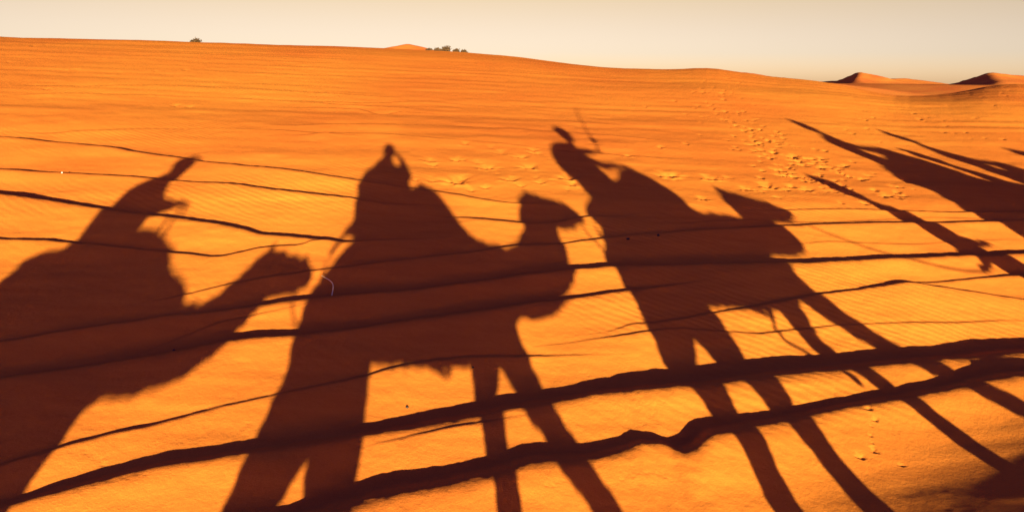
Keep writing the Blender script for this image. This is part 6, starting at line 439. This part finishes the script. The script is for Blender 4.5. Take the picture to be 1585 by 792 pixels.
def person(label, ax, lat, J, cloth, trousers, headwear=None, hw_mat=None, beltbulge=0, face=(0, 1, 0), group='people of the caravan', z0=None):
    t = thing('person', label, 'person', spot(ax, lat), YAW, group)
    V = lambda k: Vector(J[k])
    hd = V('head'); fdir = Vector(face).normalized(); sd = Vector((0, 0, 1)).cross(fdir).normalized()
    bm = bmesh.new()
    chest, hip, neck = V('chest'), V('hip'), V('neck')
    tube(bm, [(*hip, .15, .12), (*((hip+chest)/2), .135, .105), (*chest, .15, .11), (*(neck-Vector((0, 0, .05))), .08, .07)], 14)
    tube(bm, [(*(neck-Vector((0, 0, .04))), .055), (*(neck+(hd-neck)*.5), .052), (*hd, .06)], 12)
    ball(bm, hd, (.078, .088, .112)); ball(bm, hd+fdir*.022-Vector((0, 0, .055)), (.058, .058, .055))
    tube(bm, [(*(hd+fdir*.082+Vector((0, 0, .012))), .009), (*(hd+fdir*.108-Vector((0, 0, .025))), .014)], 8, 2)      # nose
    tube(bm, [(*(hd+fdir*.088-Vector((0, 0, .058))-sd*.022), .007), (*(hd+fdir*.088-Vector((0, 0, .058))+sd*.022), .007)], 8, 2)   # lips
    for s in (-1, 1): ball(bm, hd+sd*s*.082+Vector((0, 0, -.01)), (.014, .02, .03))
    for s in ('l', 'r'):
        sh, el, wr = V('shoulder_'+s), V('elbow_'+s), V('wrist_'+s)
        tube(bm, [(*chest, .06), (*sh, .055), (*((sh+el)/2), .045), (*el, .038), (*((el+wr)/2), .034), (*wr, .025)], 12)
        hand(bm, wr, V('hand_'+s) if 'hand_'+s in J else (wr-el), 1 if s == 'l' else -1, .6)
        kn, an = V('knee_'+s), V('ankle_'+s); hp = hip+(kn-hip)*.12
        tube(bm, [(*hp, .09), (*((hp+kn)/2), .075), (*kn, .055), (*((kn+an)/2), .05), (*an, .036)], 12)
    body = fuse(obj('body', bm, M_SKIN, t), .0075, 2)
    for s in (-1, 1): bm = bmesh.new(); ball(bm, hd+fdir*.074+sd*s*.032+Vector((0, 0, .012)), .012); obj('eye', bm, M_EYE, body)
    bm = bmesh.new()
    tube(bm, J.get('jacket') or [(*(hip-Vector((0, 0, .08))), .21, .18), (*((hip+chest)/2), .19, .16), (*chest, .2, .15), (*(neck-Vector((0, 0, .02))), .09, .085)], 16)
    for s in ('l', 'r'):
        sh, el, wr = V('shoulder_'+s), V('elbow_'+s), V('wrist_'+s)
        tube(bm, [(*chest, .08), (*sh, .078), (*((sh+el)/2), .066), (*el, .058), (*((el+wr)/2), .05), (*(wr-(wr-el).normalized()*.03), .04)], 12)
    if 'robe' in J: tube(bm, J['robe'], 16)
    fuse(obj('jacket', bm, CLOTH[cloth], t), .013, 3, .022, .12)
    bm = bmesh.new()
    for s in ('l', 'r'):
        kn, an = V('knee_'+s), V('ankle_'+s); tube(bm, [(*hip, .125), (*((hip+kn)/2), .1), (*kn, .075), (*((kn+an)/2), .07), (*(an+(kn-an).normalized()*.06), .058)], 12)
    fuse(obj('trousers', bm, CLOTH[trousers], t), .014, 3, .015, .1)
    for s in ('l', 'r'):
        an = V('ankle_'+s); td = Vector(J.get('toe_'+s, (1, 0, -.1))).normalized()
        bm = bmesh.new(); tube(bm, [(*(an+Vector((0, 0, .04))), .045), (*(an-Vector((0, 0, .04))), .045, .045), (*(an+td*.10-Vector((0, 0, .065))), .048, .035), (*(an+td*.19-Vector((0, 0, .075))), .04, .025)], 12, 4)
        obj('shoe', bm, M_LEATHER, t)
    bm = bmesh.new(); ball(bm, hd-fdir*.018+Vector((0, 0, .022)), (.088, .095, .108)); obj('hair', bm, M_HAIR, t)
    if headwear:
        bm = bmesh.new()
        for h in headwear: tube(bm, h, 14)
        fuse(obj('headscarf' if hw_mat != 'cap' else 'cap', bm, CLOTH[cloth if hw_mat == 'cap' else hw_mat], t), .011, 3)
    return t
LEGS = dict(knee_l=(.38, .36, 2.06), ankle_l=(.34, .43, 1.66), knee_r=(.38, -.36, 2.06), ankle_r=(.34, -.43, 1.66))
FV = (.407, .914, 0)
person('photographer riding the centre camel with both elbows raised to hold a camera', 0, 0, dict(LEGS,
    hip=(-.12, -.02, 2.20), chest=(-.15, -.12, 2.52), neck=(-.11, -.15, 2.70), head=(-.075, -.165, 2.885),
    shoulder_l=(-.27, -.06, 2.57), elbow_l=(-.44, .0, 2.40), wrist_l=(-.15, -.01, 2.745), hand_l=(.6, -.1, .6),
    shoulder_r=(.05, -.20, 2.61), elbow_r=(.21, -.04, 2.52), wrist_r=(.115, -.09, 2.77), hand_r=(-.7, .02, .6),
    jacket=[(-.13, -.02, 2.12, .2, .34), (-.13, -.07, 2.32, .20, .36), (-.16, -.11, 2.46, .20, .32), (-.13, -.13, 2.60, .18, .22), (-.11, -.14, 2.72, .09, .11)]),
    'blue', 'denim', face=FV)
rot = Matrix(((FV[1], FV[0]*1.0, 0), (-FV[0], FV[1], 0), (0, 0, 1)))
cm = thing('camera', 'black camera held up to the eye by the photographer on the centre camel', 'camera', Vector((0, 0, CAM_H))-FWD*.03, 0)
Fw = FWD.normalized(); ori = Matrix((RIGHT, Fw, UP)).transposed()
bm = bmesh.new(); box(bm, -Fw*.062, (.135, .035, .09), ori); box(bm, -Fw*.062+UP*.052, (.05, .033, .028), ori); box(bm, -Fw*.058+RIGHT*.058, (.026, .052, .085), ori)
bmesh.ops.bevel(bm, geom=bm.edges[:], offset=.006, segments=2, affect='EDGES'); obj('camera_body', bm, M_BLACK, cm, False)
bm = bmesh.new(); tube(bm, [(*(-Fw*.05), .034), (*(-Fw*.02), .034), (*(-Fw*.004), .037)], 20, 2, flat=True); obj('lens', bm, M_BLACK, cm, False)
bm = bmesh.new(); tube(bm, [(*(-Fw*.004), .030), (*(Fw*.001), .030)], 20, 2, flat=True); obj('lens_glass', bm, M_GLASS, cm, False)
person('rider in a brimmed hat on the camel ahead of the photographer, one arm held out', 3.05, 0, dict(LEGS,
    hip=(-.15, 0, 2.22), chest=(-.16, 0, 2.56), neck=(.0, 0, 2.78), head=(.085, 0, 2.965),
    shoulder_l=(-.02, .17, 2.70), elbow_l=(.22, .2, 2.67), wrist_l=(.38, .2, 2.665), hand_l=(1, 0, .05),
    shoulder_r=(-.04, -.18, 2.62), elbow_r=(.16, -.25, 2.50), wrist_r=(.46, -.12, 2.475), hand_r=(1, .1, -.2),
    jacket=[(-.14, 0, 2.12, .2, .27), (-.16, 0, 2.34, .19, .28), (-.20, 0, 2.52, .17, .31), (-.16, 0, 2.66, .13, .25), (-.01, 0, 2.78, .08, .10)]),
    'grey', 'tan', headwear=[[(.10, 0, 3.035, .13, .125), (.105, 0, 3.05, .13, .125)], [(.11, 0, 3.04, .10, .10), (.12, 0, 3.095, .085, .085)]], hw_mat='cap', face=(1, 0, -.1))
person('last rider in the line, head wrapped in a pale scarf, hands on the saddle handle', -3.0, 0, dict(LEGS,
    hip=(-.02, 0, 2.20), chest=(-.02, 0, 2.50), neck=(.06, 0, 2.68), head=(.125, 0, 2.82),
    shoulder_l=(.0, .18, 2.58), elbow_l=(.20, .24, 2.40), wrist_l=(.42, .12, 2.41), hand_l=(1, -.1, 0),
    shoulder_r=(.0, -.18, 2.58), elbow_r=(.20, -.24, 2.40), wrist_r=(.42, -.12, 2.41), hand_r=(1, .1, 0),
    jacket=[(.0, 0, 2.10, .2, .26), (-.01, 0, 2.32, .18, .29), (-.01, 0, 2.50, .17, .28), (.03, 0, 2.66, .10, .14)]),
    'red', 'denim', headwear=[[(.03, 0, 2.86, .095, .07), (.10, 0, 2.88, .105, .09), (.19, 0, 2.87, .09, .07)], [(.05, 0, 2.66, .085, .09), (.10, 0, 2.74, .095, .10), (.11, 0, 2.83, .10, .11)]], hw_mat='white', face=(1, 0, -.2))
person('rider of the second string, tall wrapped scarf, on the camel ahead of the walking guide', 8.65, 0, dict(LEGS,
    hip=(-.1, 0, 2.20), chest=(-.12, 0, 2.50), neck=(.06, 0, 2.70), head=(.13, 0, 2.88),
    shoulder_l=(-.05, .18, 2.60), elbow_l=(.18, .24, 2.42), wrist_l=(.48, .12, 2.42), hand_l=(1, -.1, 0),
    shoulder_r=(-.05, -.18, 2.60), elbow_r=(.18, -.24, 2.42), wrist_r=(.48, -.12, 2.42), hand_r=(1, .1, 0)),
    'green', 'tan', headwear=[[(.08, 0, 2.84, .10, .10), (.14, 0, 2.95, .10, .11), (.20, 0, 3.05, .05, .05)]], hw_mat='indigo', face=(1, 0, -.1))
person('rider in a pale jacket on the camel farthest to the right', 10.0, -1.3, dict(LEGS,
    hip=(-.05, 0, 2.20), chest=(-.05, 0, 2.50), neck=(.02, 0, 2.72), head=(.06, 0, 2.90),
    shoulder_l=(-.02, .18, 2.60), elbow_l=(.2, .24, 2.42), wrist_l=(.42, .12, 2.42), hand_l=(1, -.1, 0),
    shoulder_r=(-.02, -.18, 2.60), elbow_r=(.2, -.24, 2.42), wrist_r=(.42, -.12, 2.42), hand_r=(1, .1, 0)),
    'tan', 'black', headwear=[[(.04, 0, 2.86, .10, .10), (.07, 0, 2.96, .10, .11), (.10, 0, 3.05, .05, .05)]], hw_mat='blue', face=(1, 0, -.1))
person('robed guide on foot, leading the photographer\'s string by a rope', 7.1, .9, dict(
    hip=(.02, 0, .95), chest=(-.10, 0, 1.33), neck=(-.19, 0, 1.53), head=(-.25, 0, 1.70),
    shoulder_l=(-.10, .18, 1.43), elbow_l=(.08, .24, 1.18), wrist_l=(.28, .22, 1.12), hand_l=(1, 0, .1),
    shoulder_r=(-.10, -.18, 1.43), elbow_r=(-.20, -.26, 1.15), wrist_r=(-.40, -.28, 1.04), hand_r=(-1, 0, -.1),
    knee_l=(.22, .10, .52), ankle_l=(.30, .10, .10), knee_r=(.0, -.10, .50), ankle_r=(-.22, -.10, .10),
    robe=[(-.10, 0, 1.40, .19, .15), (0.0, 0, 1.0, .19, .17), (.04, 0, .7, .20, .20), (.06, 0, .42, .22, .24)]),
    'indigo', 'black', headwear=[[(-.22, 0, 1.66, .10, .11), (-.28, 0, 1.76, .12, .12), (-.34, 0, 1.85, .08, .07)]], hw_mat='blue', face=(1, 0, 0))
person('second guide in a dark robe, walking on the slope side of the second string', 10.2, 1.9, dict(
    hip=(.02, 0, .95), chest=(0, 0, 1.35), neck=(-.02, 0, 1.55), head=(-.03, 0, 1.70),
    shoulder_l=(0, .18, 1.43), elbow_l=(.05, .24, 1.18), wrist_l=(.25, .22, 1.08), hand_l=(1, 0, .1),
    shoulder_r=(0, -.18, 1.43), elbow_r=(-.05, -.24, 1.15), wrist_r=(.1, -.24, .95), hand_r=(.4, 0, -1),
    knee_l=(.18, .10, .52), ankle_l=(.25, .10, .10), knee_r=(.0, -.10, .50), ankle_r=(-.25, -.10, .10),
    robe=[(0, 0, 1.40, .18, .13), (0.0, 0, 1.0, .18, .14), (.02, 0, .7, .19, .17), (.02, 0, .42, .20, .2)]),
    'black', 'tan', headwear=[[(-.03, 0, 1.66, .10, .11), (-.04, 0, 1.76, .12, .12), (-.06, 0, 1.84, .08, .07)]], hw_mat='white', face=(1, 0, 0))

def L2W(ax, lat, p): return spot(ax, lat)+AX*p[0]+LAT*p[1]+Vector((0, 0, p[2]+GX*p[0]))
# a light switch in the hand of the rider ahead
t = thing('riding_switch', 'long thin switch held out by the rider in the brimmed hat', 'stick', L2W(3.05, 0, (.44, .2, 2.66)), YAW)
bm = bmesh.new(); tube(bm, [(0, 0, -.02, .014), (.15, 0, .22, .013), (.34, 0, .49, .012), (.56, 0, .78, .011), (.74, 0, .93, .009)], 8); obj('shaft', bm, M_ROPE, t)
bm = bmesh.new(); tube(bm, [(.09, 0, .12, .02), (.12, 0, .17, .045), (.15, 0, .22, .03), (.16, 0, .25, .015)], 10); tube(bm, [(.13, 0, .18, .012), (.26, .02, .17, .01)], 8); obj('grip_binding', bm, M_LEATHER, t)
# lead ropes
def rope(label, a, b, sag, r=.010):
    P = [(*(a.lerp(b, k/8)-Vector((0, 0, sag*4*(k/8)*(1-k/8)))), r) for k in range(9)]
    bm = bmesh.new(); tube(bm, P, 7, 3); tag(obj('lead_rope', bm, M_ROPE), label, 'rope', 'lead ropes of the caravan')
rope('lead rope running from the camel ahead of the photographer to the guide on foot', L2W(3.05, 0, (2.08, 0, 1.68)), L2W(7.1, .9, (-.47, -.28, 1.02)), .10)
rope('lead rope from the muzzle of the centre camel to the saddle in front of it', L2W(0, 0, (2.24, 0, 1.86)), L2W(3.05, 0, (-.62, .1, 1.86)), .22)
rope('lead rope from the muzzle of the last camel to the saddle of the centre camel', L2W(-3.0, 0, (2.08, 0, 1.66)), L2W(0, 0, (-.66, .1, 1.80)), .24)

# ------------------------------------------------------------------ small things on the sand
M_DROP = material('dry_dropping', (0.05, 0.03, 0.02), 0.9, 40, 0.6, 0.5, 200)
M_STONE = material('pale_stone', (0.72, 0.62, 0.48), 0.9, 40, 0.8, 0.4, 200)
M_STRAW = material('dry_straw', (0.75, 0.55, 0.28), 0.8, 40, 0.8)
M_BUSH = material('dry_bush', (0.07, 0.035, 0.014), 0.9, 6, 0.6)
rng = random.Random(5)
def lump(name, x, y, r, mat, label, cat, group):
    bm = bmesh.new(); bmesh.ops.create_icosphere(bm, subdivisions=3, radius=1)
    for v in bm.verts:
        k = 1+.25*mn.noise(v.co*1.7+Vector((x, y, 0))); v.co = Vector((v.co.x*r*k*1.2, v.co.y*r*k, v.co.z*r*k*.8))
    o = obj(name, bm, mat); o.location = (x, y, ground_z(x, y)+r*.45); o.rotation_euler = (0, 0, rng.uniform(0, 6)); tag(o, label, cat, group)
for (x, y), lb in zip(DROPS, DROP_LABELS): lump('dropping', x, y, .017 if y > 7 else .009, M_DROP, lb, 'dropping', 'dark droppings on the sand')
for (x, y), lb in zip(PEBS, ('pale pebble on the thin rut above the left rider\'s shoulder', 'pale pebble on the topmost rut near the left edge')): lump('pebble', x, y, .010, M_STONE, lb, 'pebble', 'pale pebbles on the ruts')
(x0, y0), (x1, y1) = STEM
bm = bmesh.new(); z0 = ground_z(x0, y0); z1 = ground_z(x1, y1)
tube(bm, [(x0, y0, z0-.01, .005), (x0-.02, (y0+y1)/2, (z0+z1)/2+.05, .004), (x1-.03, y1, z1+.06, .0025)], 6); tag(obj('straw_stem', bm, M_STRAW), 'pale curved straw stem on the sand behind the back of the centre camel\'s shadow', 'straw')
def bush(az, w_px, h_px, label):
    s = float(np.interp(az, PROF[:, 0], PROF[:, 1])); mm = A_*math.sin(az)+B_*math.cos(az); R = 1.25*CAM_H/(mm-s)
    x, y = R*math.sin(az), R*math.cos(az); w = w_px*R/1106/2; h = h_px*R/1106
    t = thing('desert_bush', label, 'bush', (x, y, ground_z(x, y)-.02), 0, 'dry bushes on the skyline')
    rg = random.Random(int(abs(az)*1e5)); bm = bmesh.new(); lf = bmesh.new()
    for k in range(rg.randint(22, 40)):
        a = rg.uniform(0, 6.28); tx, ty = math.cos(a)*w*rg.uniform(.1, 1), math.sin(a)*w*rg.uniform(.1, 1); tz = h*rg.uniform(.2, 1.3)*(1-.55*abs(tx+.3*w*math.sin(az*99))/w)
        tube(bm, [(0, 0, 0, .012), (tx*.5, ty*.5, tz*.6, .009), (tx, ty, tz, .004)], 5, 3)
        for q in range(22):
            p = Vector((tx, ty, tz))*rg.uniform(.5, 1.05)+Vector((rg.gauss(0, .04), rg.gauss(0, .04), rg.gauss(0, .02))); d = Vector((rg.gauss(0, 1), rg.gauss(0, 1), rg.gauss(0, 1))).normalized()*.045
            e = d.cross(Vector((rg.gauss(0, 1), rg.gauss(0, 1), 1))).normalized()*.014
            lf.faces.new([lf.verts.new(p-d), lf.verts.new(p+e), lf.verts.new(p+d), lf.verts.new(p-e)])
    obj('twigs', bm, M_BUSH, t)
    me = bpy.data.meshes.new('leaves'); lf.to_mesh(me); lf.free(); me.materials.append(M_BUSH); o = bpy.data.objects.new('leaves', me); col.objects.link(o); o.parent = t
BUSH_LABELS = ['lone dry bush on the skyline far to the left, above the left rider', 'low dry bush at the left end of the skyline clump', 'dry bush just left of the tallest bush on the skyline', 'tallest dry bush on the skyline, in the middle of the clump', 'small dry bush just right of the tallest bush on the skyline', 'tiniest dry bush at the right end of the skyline clump']
for (az, w, h), lb in zip(BUSHES, BUSH_LABELS): bush(az, w*1.0, h*.95, lb)
